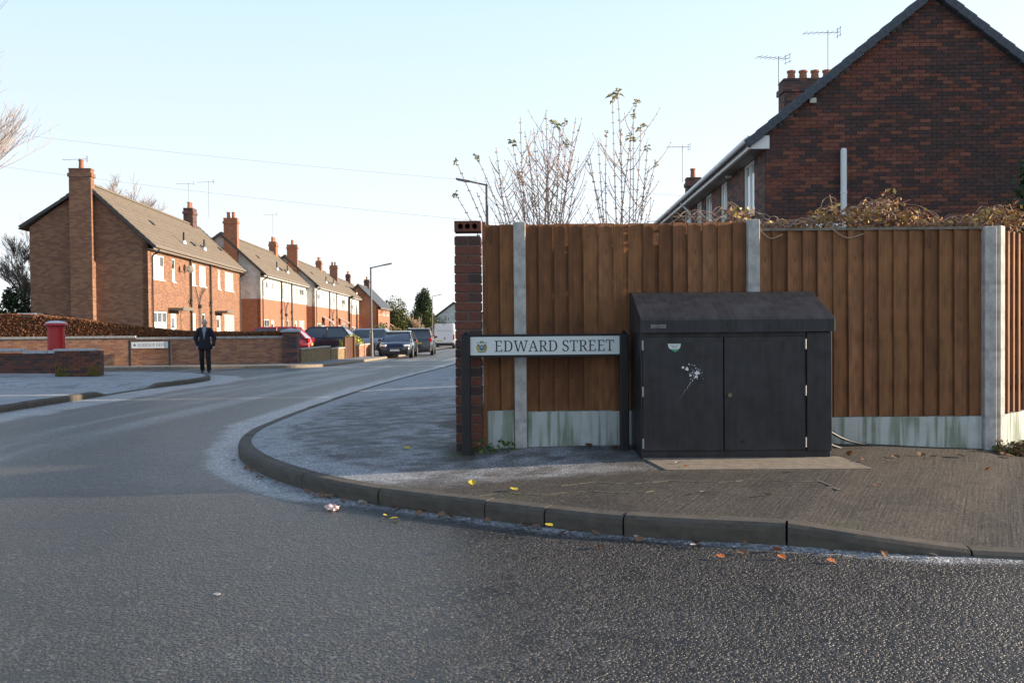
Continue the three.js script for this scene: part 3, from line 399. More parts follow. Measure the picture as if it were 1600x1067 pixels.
// a wall with openings: shape in (s, y), thickness inwards
function wallGeo(outline, holes, th) { const s = new THREE.Shape(); outline.forEach(([a, b], i) => i ? s.lineTo(a, b) : s.moveTo(a, b)); s.closePath(); for (const [a, b, c, d] of holes) { const h = new THREE.Path(); h.moveTo(a, c); h.lineTo(a, d); h.lineTo(b, d); h.lineTo(b, c); h.closePath(); s.holes.push(h); } return new THREE.ExtrudeGeometry(s, { depth: th, bevelEnabled: false }); }
const roofCourses = (x0, y0, x1, y1, z0, z1, gauge, th) => { // slope from eave (x0,y0) to ridge (x1,y1)
  const L = Math.hypot(x1 - x0, y1 - y0), n = Math.round(L / gauge), ux = (x1 - x0) / L, uy = (y1 - y0) / L, a = Math.atan2(y1 - y0, x1 - x0), g = [];
  for (let i = 0; i < n; i++) { const s = (i + 0.5) * L / n, up = 0.028; g.push(bx(L / n + 0.07, th, Math.abs(z1 - z0), x0 + ux * s - uy * 0 , y0 + uy * s + up, (z0 + z1) / 2, 0, 0, a + (a > Math.PI / 2 ? 0.075 : -0.075))); }
  return g;
};
const pots = (parent, xs, y, zs, h = 0.42) => xs.forEach((x, i) => mesh('chimney_pot', new THREE.LatheGeometry([[0.1, 0], [0.125, 0.01], [0.115, 0.06], [0.1, h - 0.08], [0.125, h - 0.05], [0.125, h], [0.085, h], [0.08, 0.1]].map(([a, b]) => new THREE.Vector2(a, b)), 14).translate(x, y, zs[i]), mats.pot, parent));
function aerial(name, label, p, h, turn) { const o = thing(name, label, 'aerial', p, turn, 'television aerials on the chimneys'); mesh('mast', tube([V(0, 0, 0), V(0, h, 0)], 0.011, 6), mats.steel, o); mesh('boom', tube([V(-0.75, h - 0.1, 0), V(0.35, h - 0.04, 0)], 0.008, 5), mats.steel, o); for (let i = 0; i < 7; i++) mesh('element', tube([V(-0.7 + i * 0.16, h - 0.1 + i * 0.008, -0.18), V(-0.7 + i * 0.16, h - 0.1 + i * 0.008, 0.18)], 0.005, 4), mats.steel, o); mesh('reflector', [bx(0.01, 0.3, 0.01, 0.33, h - 0.04, 0.09), bx(0.01, 0.3, 0.01, 0.33, h - 0.04, -0.09), bx(0.01, 0.01, 0.3, 0.33, h + 0.06, 0), bx(0.01, 0.01, 0.3, 0.33, h - 0.14, 0)], mats.steel, o); return o; }
// local frame: facade on x = 0 facing +x, running along -z from 0 to -L
function terrace({ x, d, L, yaw, label, brick, sideBrick, whiteFrom, e1 = 5.4, ridge = 7.95, e2 = 6.1, W = 5.1, rx = -2.6, canopies, brief }) {
  const y0 = hroad(d + 4) + 0.1, h = thing('terraced_house', label, 'house', [x, y0, -d], yaw, 'houses along the street');
  const k = L / 19.2, S = v => v * k;
  const up = [[0.6, 2.45, 3], [3.75, 4.3, 1], [7.1, 8.1, 1], [8.85, 10.25, 2], [13, 13.65, 1], [14.75, 17.1, 2]], lo = [[0.6, 2.8, 3], [7.3, 8.0, 1], [9.3, 10.0, 1], [14.5, 17.2, 3]], doors = [[3.4, 4.35], [12.6, 13.5]];
  const upY = [3.95, 5.12], loY = [1.2, 2.4], hs = [];
  for (const [a, b] of up) hs.push([S(a), S(b), ...upY]); for (const [a, b] of lo) hs.push([S(a), S(b), ...loY]); for (const [a, b] of doors) hs.push([S(a), S(b), 0.2, 2.35]);
  const place = (g) => g.rotateY(Math.PI / 2); // (s,y,depth) -> x=depth, z=-s
  if (whiteFrom) {
    mesh('wall', tri(place(wallGeo([[0, -0.8], [L, -0.8], [L, whiteFrom], [0, whiteFrom]], hs.filter(q => q[3] < whiteFrom), 0.25)).translate(-0.25, 0, 0)), brick, h);
    mesh('rendered_wall', tri(place(wallGeo([[0, whiteFrom], [L, whiteFrom], [L, e1], [0, e1]], hs.filter(q => q[2] > whiteFrom - 0.3).map(q => [q[0], q[1], Math.max(q[2], whiteFrom + 0.05), q[3]]), 0.27)).translate(-0.25, 0, 0)), mats.render, h);
  } else mesh('wall', tri(place(wallGeo([[0, -0.8], [L, -0.8], [L, e1], [0, e1]], hs, 0.25)).translate(-0.25, 0, 0)), brick, h);
  const gab = (m, y1, yb) => [0, 1].map(e => { const pr = yb > 0 ? [[-0.25, yb], [-0.0, yb], [0, e1], [rx, ridge], [-W, e2], [-W, yb]] : [[-0.25, yb], [0, yb], [0, y1], [-W, y1], [-W, yb]]; const s = new THREE.Shape(); pr.forEach(([a, b], i) => i ? s.lineTo(a, b) : s.moveTo(a, b)); s.closePath(); return tri(new THREE.ExtrudeGeometry(s, { depth: 0.22, bevelEnabled: false }).translate(0, 0, e ? -L : -0.22)); });
  const yb = whiteFrom || 0.001;
  for (const g of gab(brick, e1, yb)) mesh('gable_wall', g.translate(-0.002, 0, 0), whiteFrom ? mats.render : sideBrick || brick, h);
  for (const g of gab(brick, yb, -0.8)) mesh('gable_wall', g.translate(-0.003, 0, 0), sideBrick || brick, h);
  mesh('back_wall', bx(0.22, e2 + 0.6, L - 0.5, -W + 0.12, e2 / 2 - 0.4, -L / 2), brick, h);
  const ov = 0.42, sl = (ridge - e1) / -rx, sb = (ridge - e2) / (W + rx);
  const rf = mesh('roof', [...roofCourses(ov, e1 - ov * sl * 0.6 + 0.06, rx, ridge + 0.1, 0.25, -L - 0.25, 0.33, 0.04), ...roofCourses(-W - 0.35, e2 - 0.12, rx, ridge + 0.1, 0.25, -L - 0.25, 0.33, 0.04)], mats.tile, h);
  mesh('ridge_tiles', [...Array(Math.floor(L / 0.45))].map((_, i) => new THREE.CylinderGeometry(0.13, 0.135, 0.44, 8, 1, true, 0, Math.PI).rotateZ(Math.PI / 2).rotateY(Math.PI / 2).translate(rx, ridge + 0.08, -0.1 - i * 0.45 - 0.2)), mats.tile, rf);
  mesh('verge', [bx(Math.hypot(rx - ov, ridge - e1 + ov * sl * 0.6), 0.13, 0.04, (rx + ov) / 2, (ridge + e1 - ov * sl * 0.6) / 2 + 0.02, 0.24, 0, 0, -Math.atan2(ridge - e1 + ov * sl * 0.6, -rx + ov)), bx(Math.hypot(W + rx + 0.35, ridge - e2), 0.13, 0.04, (rx - W - 0.35) / 2, (ridge + e2) / 2 - 0.02, 0.24, 0, 0, Math.atan2(ridge - e2, W + rx + 0.35))], mats.dkgrey, rf);
  mesh('fascia', bx(0.03, 0.2, L + 0.3, ov - 0.12, e1 - 0.2, -L / 2), whiteFrom ? mats.white : mats.gutter, h);
  mesh('soffit', bx(ov - 0.1, 0.02, L + 0.2, (ov - 0.1) / 2, e1 - 0.29, -L / 2), mats.gutter, h);
  mesh('gutter', new THREE.CylinderGeometry(0.065, 0.065, L + 0.5, 10, 1, false, 0, Math.PI * 2).rotateX(Math.PI / 2).translate(ov - 0.03, e1 - 0.16, -L / 2), mats.gutter, h);
  for (const [a, b, n] of up) windowPart(h, S(b - a), upY[1] - upY[0], -0.06, (upY[0] + upY[1]) / 2, -S((a + b) / 2), Math.PI / 2, n);
  for (const [a, b, n] of lo) windowPart(h, S(b - a), loY[1] - loY[0], -0.06, (loY[0] + loY[1]) / 2, -S((a + b) / 2), Math.PI / 2, n);
  for (const [a, b] of doors) { const dr = mesh('door', bx(0.06, 2.1, S(b - a) - 0.12, -0.08, 1.25, -S((a + b) / 2)), mats.white, h); mesh('door_light', bx(0.02, 0.5, S(b - a) * 0.5, -0.045, 1.85, -S((a + b) / 2)), mats.glass, dr); mesh('door_frame', [bx(0.08, 2.15, 0.06, -0.05, 1.28, -S(a) - 0.03), bx(0.08, 2.15, 0.06, -0.05, 1.28, -S(b) + 0.03), bx(0.08, 0.06, S(b - a), -0.05, 2.32, -S((a + b) / 2))], mats.white, dr);
    if (canopies === 'slab') mesh('door_canopy', [bx(0.75, 0.12, S(b - a) + 0.9, 0.37, 2.55, -S((a + b) / 2)), bx(0.04, 0.05, S(b - a) + 0.9, 0.74, 2.63, -S((a + b) / 2))], M({ color: rgb(0.25, 0.22, 0.18), map: rep(cloudTex, 0.5), roughness: 0.9 }), h);
    else if (canopies === 'tiled') mesh('door_canopy', [bx(1.1, 0.06, S(b - a) + 0.7, 0.5, 2.75, -S((a + b) / 2), 0, 0, -0.5), bx(0.05, 0.06, S(b - a) + 0.7, 0.93, 2.46, -S((a + b) / 2)), bx(0.8, 0.05, 0.06, 0.4, 2.4, -S(a) + 0.2), bx(0.8, 0.05, 0.06, 0.4, 2.4, -S(b) - 0.2), bx(0.06, 0.9, 0.06, 0.35, 2.0, -S(a) + 0.2, 0, 0, -0.75), bx(0.06, 0.9, 0.06, 0.35, 2.0, -S(b) - 0.2, 0, 0, -0.75)], plain(0.45, 0.3, 0.28, 0.8), h); }
  if (brief) return h;
  for (const s of [0.45, 18.1 + 0.6]) mesh('downpipe', [tube([V(ov - 0.03, e1 - 0.2, -S(s)), V(ov - 0.06, e1 - 0.38, -S(s)), V(0.09, e1 - 0.55, -S(s)), V(0.07, e1 - 0.8, -S(s))], 0.04, 7), tube([V(0.07, e1 - 0.75, -S(s)), V(0.07, 0, -S(s))], 0.04, 7)], mats.black, h);
  for (const s of [6.85, 11]) { mesh('soil_pipe', [tube([V(0.09, 0, -S(s)), V(0.09, e1 - 0.15, -S(s))], 0.06, 8), cyl(0.085, 0.085, 0.12, 0.09, 2.5, -S(s), 8), cyl(0.085, 0.085, 0.12, 0.09, 3.1, -S(s), 8), tube([V(0.09, 2.8, -S(s)), V(0.09, 3.1, -S(s) + 0.3)], 0.045, 6)], mats.black, h); const t = 0.75, vx = ov + (rx - ov) * 0.22, vy = e1 + (ridge - e1) * 0.2; mesh('vent_pipe', [cyl(0.06, 0.06, 0.55, vx, vy + 0.4, -S(s), 10)], mats.black, rf); mesh('vent_collar', cyl(0.09, 0.14, 0.2, vx, vy + 0.12, -S(s), 10), mats.white, rf); }
  const ws = 8.55; mesh('waste_pipe', [tube([V(0.08, 0, -S(ws)), V(0.08, 2.75, -S(ws))], 0.035, 6), bx(0.16, 0.2, 0.22, 0.1, 2.8, -S(ws)), tube([V(0.07, 2.85, -S(ws)), V(0.07, 3.85, -S(ws - 0.8))], 0.025, 6), tube([V(0.07, 2.85, -S(ws)), V(0.07, 3.4, -S(ws + 0.4)), V(0.07, 3.85, -S(ws + 1.4))], 0.025, 6), tube([V(0.07, 2.85, -S(ws)), V(0.07, 3.5, -S(ws + 0.3)), V(0.07, 3.95, -S(ws + 1.1))], 0.022, 6)], plain(0.07, 0.06, 0.055, 0.6), h);
  for (const [s, t] of [[4.6, 1.9], [9.7, 1.1], [11.7, 1.1], [17.6, 1.6]]) { const q = (t) => [ov + (rx - ov) * t, e1 - 0.1 + (ridge - e1 + 0.2) * t]; const [a, b] = q(t / 3.6); mesh('roof_vent', bx(0.34, 0.06, 0.3, a, b + 0.06, -S(s), 0, 0, -Math.atan2(ridge - e1, ov - rx)), mats.dkgrey, rf); }
  return h;
}
function stack(parent, w, dp, y0, y1, x, z, m, n, along, ph) { const c = mesh('chimney', [bx(w, y1 - y0, dp, x, (y0 + y1) / 2, z), bx(w + 0.1, 0.16, dp + 0.1, x, y1 - 0.25, z), bx(w + 0.02, 0.06, dp + 0.02, x, y1 + 0.03, z)], m, parent); pots(c, [...Array(n)].map((_, i) => x + (along ? 0 : (i - (n - 1) / 2) * 0.34)), y1 + 0.05, [...Array(n)].map((_, i) => z + (along ? (i - (n - 1) / 2) * 0.36 : 0)), ph); return c; }
{
  const a = terrace({ x: -16.95, d: 41.8, L: 19.2, e1: 5.58, ridge: 8.22, e2: 6.3, W: 5.3, rx: -2.7, yaw: 0.0763, label: 'orange brick house with brown tiled roof and tall gable chimney behind the hedge', brick: mats.brickOrange, canopies: 'slab' });
  stack(a, 0.98, 0.42, -0.5, 8.9, -2.85, 0.2, mats.brickOrange, 1);
  stack(a, 0.6, 0.95, 7.4, 9.3, -2.7, -17.0, mats.brickDark, 2, true);
  for (const [s, y] of [[5.0, 4.72], [5.95, 4.72]]) { const ds = thing('satellite_dish', s < 5.5 ? 'grey satellite dish turned edge on, fixed to the orange brick front' : 'grey satellite dish facing out beside the black soil pipe', 'satellite dish', [0, 0, 0], 0, 'satellite dishes'); a.updateMatrixWorld(); const p = V(0.28, y, -s).applyMatrix4(a.matrixWorld); ds.position.copy(p); ds.rotation.y = s < 5.5 ? -0.9 : 0.7; mesh('dish', new THREE.SphereGeometry(0.42, 18, 8, 0, 6.3, 0, 0.5).rotateX(Math.PI / 2).translate(0, 0, -0.35), plain(0.2, 0.18, 0.16, 0.7, 0, { side: THREE.DoubleSide }), ds); mesh('arm', tube([V(0, -0.25, 0.0), V(0, -0.15, 0.32)], 0.015, 5), mats.steel, ds); mesh('bracket', tube([V(0, 0, 0.02), V(-0.1, -0.1, -0.3)], 0.02, 5), mats.steel, ds); }
  const b = terrace({ x: -17.1, d: 61.0, L: 19.4, yaw: 0.06, label: 'house with white rendered upper storey joined to the orange brick house', brick: mats.brickRed, whiteFrom: 3.8, e1: 5.62, ridge: 8.15, e2: 6.3, canopies: 'none' });
  stack(b, 0.9, 0.5, 5, 9.2, -1.9, 0.0, mats.brickRed, 2); stack(b, 0.6, 0.95, 7.2, 9.2, -2.6, -17.4, mats.brickRed, 3, true);
  const c = terrace({ x: -17.45, d: 79.4, L: 24.5, yaw: 0.062, label: 'white topped brick house with a pink tiled canopy over its door', brick: mats.brickRed, whiteFrom: 3.9, e1: 5.85, ridge: 8.3, e2: 6.5, canopies: 'tiled' });
  stack(c, 0.9, 0.5, 5, 9.3, -1.9, 0.0, mats.brickRed, 1); stack(c, 0.6, 0.95, 7.2, 9.3, -2.6, -20, mats.brickRed, 3, true);
  const e = terrace({ x: -19.1, d: 106, L: 25, yaw: 0.062, label: 'farthest white topped brick house with a round dish on its front', brick: mats.brickRed, whiteFrom: 4.0, e1: 6.1, ridge: 8.5, e2: 6.7, canopies: 'none' });
  stack(e, 0.9, 0.5, 5, 9.6, -1.9, 0.0, mats.brickRed, 2); stack(e, 0.6, 0.95, 7.2, 9.7, -2.6, -20, mats.brickDark, 3, true);
  const g = terrace({ x: -17.3, d: 116, L: 14, yaw: 0.03, label: 'dark roofed brick house with a porch roof beyond the lamp post', brick: mats.brickRed, e1: 5.0, ridge: 7.8, e2: 5.4, canopies: 'tiled', brief: true });
  stack(g, 0.7, 0.9, 6, 8.9, -2.6, -9, mats.brickDark, 2, true); g.children.find(o => o.name === 'roof').material = mats.slate;
  aerial('tv_aerial', 'bent television aerial above the ridge stack of the orange brick house', [-20.9, 8.7, -58.2], 1.9, 0.3); aerial('tv_aerial', 'tall thin television aerial between two dark stacks', [-20.0, 8.5, -59.4], 2.4, 0.1); aerial('tv_aerial', 'small aerial beside the pot of the tall gable chimney', [-20.2, 8.45, -42.1], 0.75, 0.15); aerial('tv_aerial', 'pale aerial over the second ridge stack along the terraces', [-20.2, 8.6, -76], 2.2, 0.2);
  // flat roofed outhouse left of the first house
  const o = thing('outhouse', 'low flat roofed brick outhouse behind the copper hedge', 'outhouse', [-24.4, hroad(43) + 0.1, -41.8], 0.07);
  mesh('wall', bx(5.2, 2.1, 3, 0, 1.05, 0), mats.brickOrange, o); mesh('roof', bx(5.7, 0.16, 3.3, 0, 2.2, 0), mats.dkgrey, o); mesh('fascia', bx(0.8, 0.18, 0.03, 2.45, 2.2, 1.67), mats.white, o); windowPart(o, 0.5, 0.55, 1.1, 1.6, 1.5, 0, 1);
}
// house on the near side with its gable of bricks
{
  const x0 = 5.12, z0 = -18, y0 = hroad(18) + 0.3, e1 = 4.85 - y0 + 0.12, W = 6.6, rg = 7.62 - y0, L = 16.4, h = thing('end_terrace_house', 'dark red brick house with slate verge and white flue pipe behind the fence', 'house', [x0, y0, z0], -0.035);
  const holes = [[1, 2.0, 3.35, 4.5], [3.8, 4.6, 3.35, 4.5], [5.8, 6.7, 3.35, 4.5], [7.3, 8.1, 3.35, 4.5], [9.2, 10.4, 3.35, 4.5], [13, 14.4, 3.35, 4.5]];
  const sd = wallGeo([[0, -1], [L, -1], [L, e1], [0, e1]], holes, 0.25).rotateY(Math.PI / 2).translate(-0, 0, 0); // faces -x after shift
  mesh('side_wall', tri(sd.translate(0.0, 0, 0)), mats.brickDark, h);
  for (const [a, b, c, d] of holes) windowPart(h, b - a, d - c, 0.06, (c + d) / 2, -(a + b) / 2, -Math.PI / 2, 2);
  const gs = new THREE.Shape(); [[0.012, -1], [W, -1], [W, e1], [W / 2, rg], [0.012, e1]].forEach(([a, b], i) => i ? gs.lineTo(a, b) : gs.moveTo(a, b)); gs.closePath();
  const gwall = mesh('gable_wall', tri(new THREE.ExtrudeGeometry(gs, { depth: 0.22, bevelEnabled: false }).translate(0, 0, -0.232)), mortar, h); mesh('far_gable_wall', tri(new THREE.ExtrudeGeometry(gs, { depth: 0.22, bevelEnabled: false }).translate(0, 0, -L)), mats.brickDark, h); mesh('back_wall', bx(0.22, e1 + 1, L - 0.6, W - 0.13, e1 / 2 - 0.5, -L / 2), mats.brickDark, h);
  // the bricks of the gable: the nearest 300 each a part, the rest one mass
  const rest = [], list = []; const tone = (x, y) => { const n = fbm(x * 1.1 + 4, y * 3.2, 3) + 0.5 * (hash(Math.round(x * 40), Math.round(y * 80)) - 0.5); return n < 0.5 ? (hash(Math.round(x * 60), Math.round(y * 90)) < 0.5 ? 4 : 5) : [0, 1, 3, 2][Math.floor(hash(Math.round(x * 70), Math.round(y * 50)) * 4)]; };
  const roofY = x => e1 + (rg - e1) * (1 - Math.abs(x - W / 2) / (W / 2));
  for (let c = 0; c < 110; c++) { const y = -0.3 + c * 0.075; for (let x = c % 2 ? -0.1125 : 0; x < W; x += 0.225) { const a = Math.max(0, x), b = Math.min(W, x + 0.215); if (b - a < 0.05 || y + 0.04 > roofY((a + b) / 2) + 0.05) continue; list.push([a, b, y]); } }
  const vis = list.filter(q => q[2] + y0 > 3.0 && q[1] < 5.6).sort((p, q) => p[2] - q[2]), solo = new Set(vis.slice(0, 300));
  for (const q of list) { const [a, b, y] = q, t = tone((a + b) / 2, y), z = rr(-0.002, 0.002); if (solo.has(q)) { const m = mesh('brick', unitBrick, brickMats[t], h); m.scale.x = (b - a) / 0.215; m.position.set((a + b) / 2, y, -0.045 + z); } else rest.push(paint(bx(b - a, 0.066, 0.09, (a + b) / 2, y, -0.04 + z), brickTones[t].map(v => v * (0.85 + 0.3 * hash(Math.round(a * 99), Math.round(y * 99)))))); }
  stuff(mesh('gable_bricks', rest, M({ vertexColors: true, map: rep(cloudTex, 0.4), bumpMap: rep(speck, 0.15), bumpScale: 0.002, roughness: 0.88 }), h));
  const sl = (rg - e1) / (W / 2), ov = 0.38, rf = mesh('roof', [...roofCourses(-ov, e1 - ov * sl + 0.1, W / 2, rg + 0.1, 0.06, -L - 0.1, 0.34, 0.045), ...roofCourses(W + ov, e1 - ov * sl + 0.1, W / 2, rg + 0.1, 0.06, -L - 0.1, 0.34, 0.045)], mats.slate, h);
  const n = 15; for (const s of [-1, 1]) for (let i = 0; i < n; i++) { const t = (i + 0.5) / n, xa = s < 0 ? -ov + (W / 2 + ov) * t : W + ov - (W / 2 + ov) * t, ya = e1 - ov * sl + (rg - e1 + ov * sl) * t + 0.11, len = Math.hypot(W / 2 + ov, rg - e1 + ov * sl) / n + 0.05; const v = mesh('verge_tile', tri(rbx(len, 0.17, 0.2, 0.02)), mats.slate, rf); v.position.set(xa, ya, 0.06); v.rotation.z = -s * Math.atan(sl) + s * 0.06; }
  mesh('fascia', [bx(0.03, 0.2, L + 0.1, -ov + 0.06, e1 - 0.18, -L / 2), bx(ov + 0.06, 0.26, 0.04, -ov / 2 + 0.03, e1 - 0.16, 0.03)], mats.white, h); mesh('soffit', bx(ov - 0.06, 0.02, L, -ov / 2 + 0.05, e1 - 0.29, -L / 2), mats.gutter, h);
  mesh('gutter', new THREE.CylinderGeometry(0.06, 0.06, L + 0.2, 10).rotateX(Math.PI / 2).translate(-ov - 0.02, e1 - 0.13, -L / 2), mats.white, h);
  mesh('downpipe', [tube([V(-ov, e1 - 0.2, -8.6), V(-0.1, e1 - 0.5, -8.6), V(-0.08, e1 - 0.9, -8.6), V(-0.08, 0, -8.6)], 0.04, 7)], mats.white, h);
  const fx = 1.5; mesh('flue_pipe', [tube([V(fx, 0.5, 0.12), V(fx, 4.42, 0.12)], 0.062, 12), cyl(0.05, 0.066, 0.07, fx, 4.44, 0.12, 12), cyl(0.072, 0.072, 0.03, fx, 3.6, 0.12, 12), tube([V(fx - 0.75, 2.95, 0.1), V(fx, 2.95, 0.1)], 0.055, 10)], mats.white, h);
  mesh('wall_box', tri(rbx(0.14, 0.11, 0.07, 0.02, 0.92, 5.45, 0.04)), plain(0.6, 0.57, 0.5, 0.6), h);
  mesh('security_light', tri(rbx(0.14, 0.1, 0.12, 0.02, -0.08, 4.5, -3.2)), mats.white, h);
  const ch = stack(h, 1.6, 0.62, 6, 8.0, W / 2, -8.3, mats.brickDark, 4, false, 0.3);
  h.updateMatrixWorld(); const q = (x, y, z) => V(x, y, z).applyMatrix4(h.matrixWorld).toArray();
  aerial('tv_aerial', 'lower double aerial beside the four terracotta pots', q(W / 2 - 0.95, 7.5, -8.0), 1.2, 0.4); aerial('tv_aerial', 'tallest aerial above the four terracotta pots', q(W / 2 + 0.55, 7.9, -8.3), 1.6, 0.1); aerial('tv_aerial', 'faint aerial by the single far pot over the slate eaves', [7.55, 7.4, -39.4], 1.6, 0.3);
  const n2 = thing('next_house', 'brick house with a single far chimney pot beyond the slate roofed house', 'house', [6.6, hroad(38) + 0.2, -36.1], -0.03);
  mesh('wall', bx(6, 5, 6.2, 3, 2.5, -3.1), mats.brickDark, n2); const r3 = new THREE.Shape(); r3.moveTo(-0.3, 0); r3.lineTo(6.3, 0); r3.lineTo(3, 2.5); r3.closePath(); mesh('roof', tri(new THREE.ExtrudeGeometry(r3, { depth: 6.4, bevelEnabled: false }).translate(0, 5, -6.3)), mats.slate, n2); stack(n2, 0.62, 0.5, 5.5, 7.75, 1.35, -3.6, mats.brickDark, 1); windowPart(n2, 1.4, 1.1, -0.03, 3.9, -2, -Math.PI / 2, 2);
  // the house over the side road, out of view, whose shadow lies on the street
  const s = thing('neighbour_house', 'brick house across the side road casting shade over the street', 'house', [21, 0, -9.65], 0);
  mesh('wall', bx(7, 5.2, 8.4, 3.5, 2.6, -4.2), mats.brickDark, s); const r2 = new THREE.Shape(); r2.moveTo(-0.4, 0); r2.lineTo(7.4, 0); r2.lineTo(3.5, 2.8); r2.closePath(); mesh('roof', tri(new THREE.ExtrudeGeometry(r2, { depth: 8.4, bevelEnabled: false }).translate(0, 5.2, -8.4)), mats.slate, s); stack(s, 0.9, 0.6, 7.5, 9, 3.5, -4, mats.brickDark, 2);
  windowPart(s, 1.6, 1.2, -0.02, 4, -2.2, -Math.PI / 2, 2); windowPart(s, 1.6, 1.2, -0.02, 4, -5.8, -Math.PI / 2, 2);
}
// far end of the street
{
  const h = thing('white_gabled_house', 'white rendered gabled house closing the street behind the van', 'house', [-13.2, hroad(150), -150], 0);
  for (const k of [0, 1]) { const s = new THREE.Shape(); [[0, 0], [7, 0], [7, 3.6], [3.5, 6.2], [0, 3.6]].forEach(([a, b], i) => i ? s.lineTo(a, b) : s.moveTo(a, b)); s.closePath(); mesh('gable_wall', tri(new THREE.ExtrudeGeometry(s, { depth: 7, bevelEnabled: false }).translate(k * 7.5, 0.3 * k, -7)), mats.render, h); for (const e of [-1, 1]) mesh('roof', bx(4.75, 0.18, 7.6, 3.5 + e * 1.93 + k * 7.5, 5.05 + 0.3 * k, -3.5, 0, 0, -e * 0.64), mats.tile, h); windowPart(h, 1.6, 1.3, 2 + k * 7.5, 2.6, 0.05, 0, 3); windowPart(h, 1.6, 1.3, 5.2 + k * 7.5, 2.6, 0.05, 0, 3); } stack(h, 0.7, 0.7, 5, 7.4, 5.3, -3, mats.brickDark, 1);
}
// ---------- walls, hedges and street things on the far side ----------
function leafCloud(n, size, point, col, seed, flat = 0) { // many small faces
  const r = RNG(seed), pos = [], c = [];
  for (let i = 0; i < n; i++) { const p = point(r), s = size * (0.6 + 0.8 * r()), a = V(r() - 0.5, r() - 0.5, r() - 0.5).normalize(), b = V(r() - 0.5, (r() - 0.5) * (1 - flat), r() - 0.5).cross(a).normalize(); const u = a.multiplyScalar(s), w = b.multiplyScalar(s * 0.55), k = col(r, p); const q = [p.clone().sub(u), p.clone().add(w), p.clone().add(u), p.clone().sub(w)]; for (const j of [0, 1, 2, 0, 2, 3]) { pos.push(q[j].x, q[j].y, q[j].z); c.push(...k); } }
  const g = new THREE.BufferGeometry(); g.setAttribute('position', new THREE.Float32BufferAttribute(pos, 3)); g.setAttribute('color', new THREE.Float32BufferAttribute(c, 3)); g.computeVertexNormals(); return g;
}
const leafMat = M({ vertexColors: true, roughness: 0.85, side: THREE.DoubleSide });
const tones = (list) => (r) => { const c = list[Math.floor(r() * list.length)], k = 0.7 + 0.6 * r(); return c.map(v => v * k); };
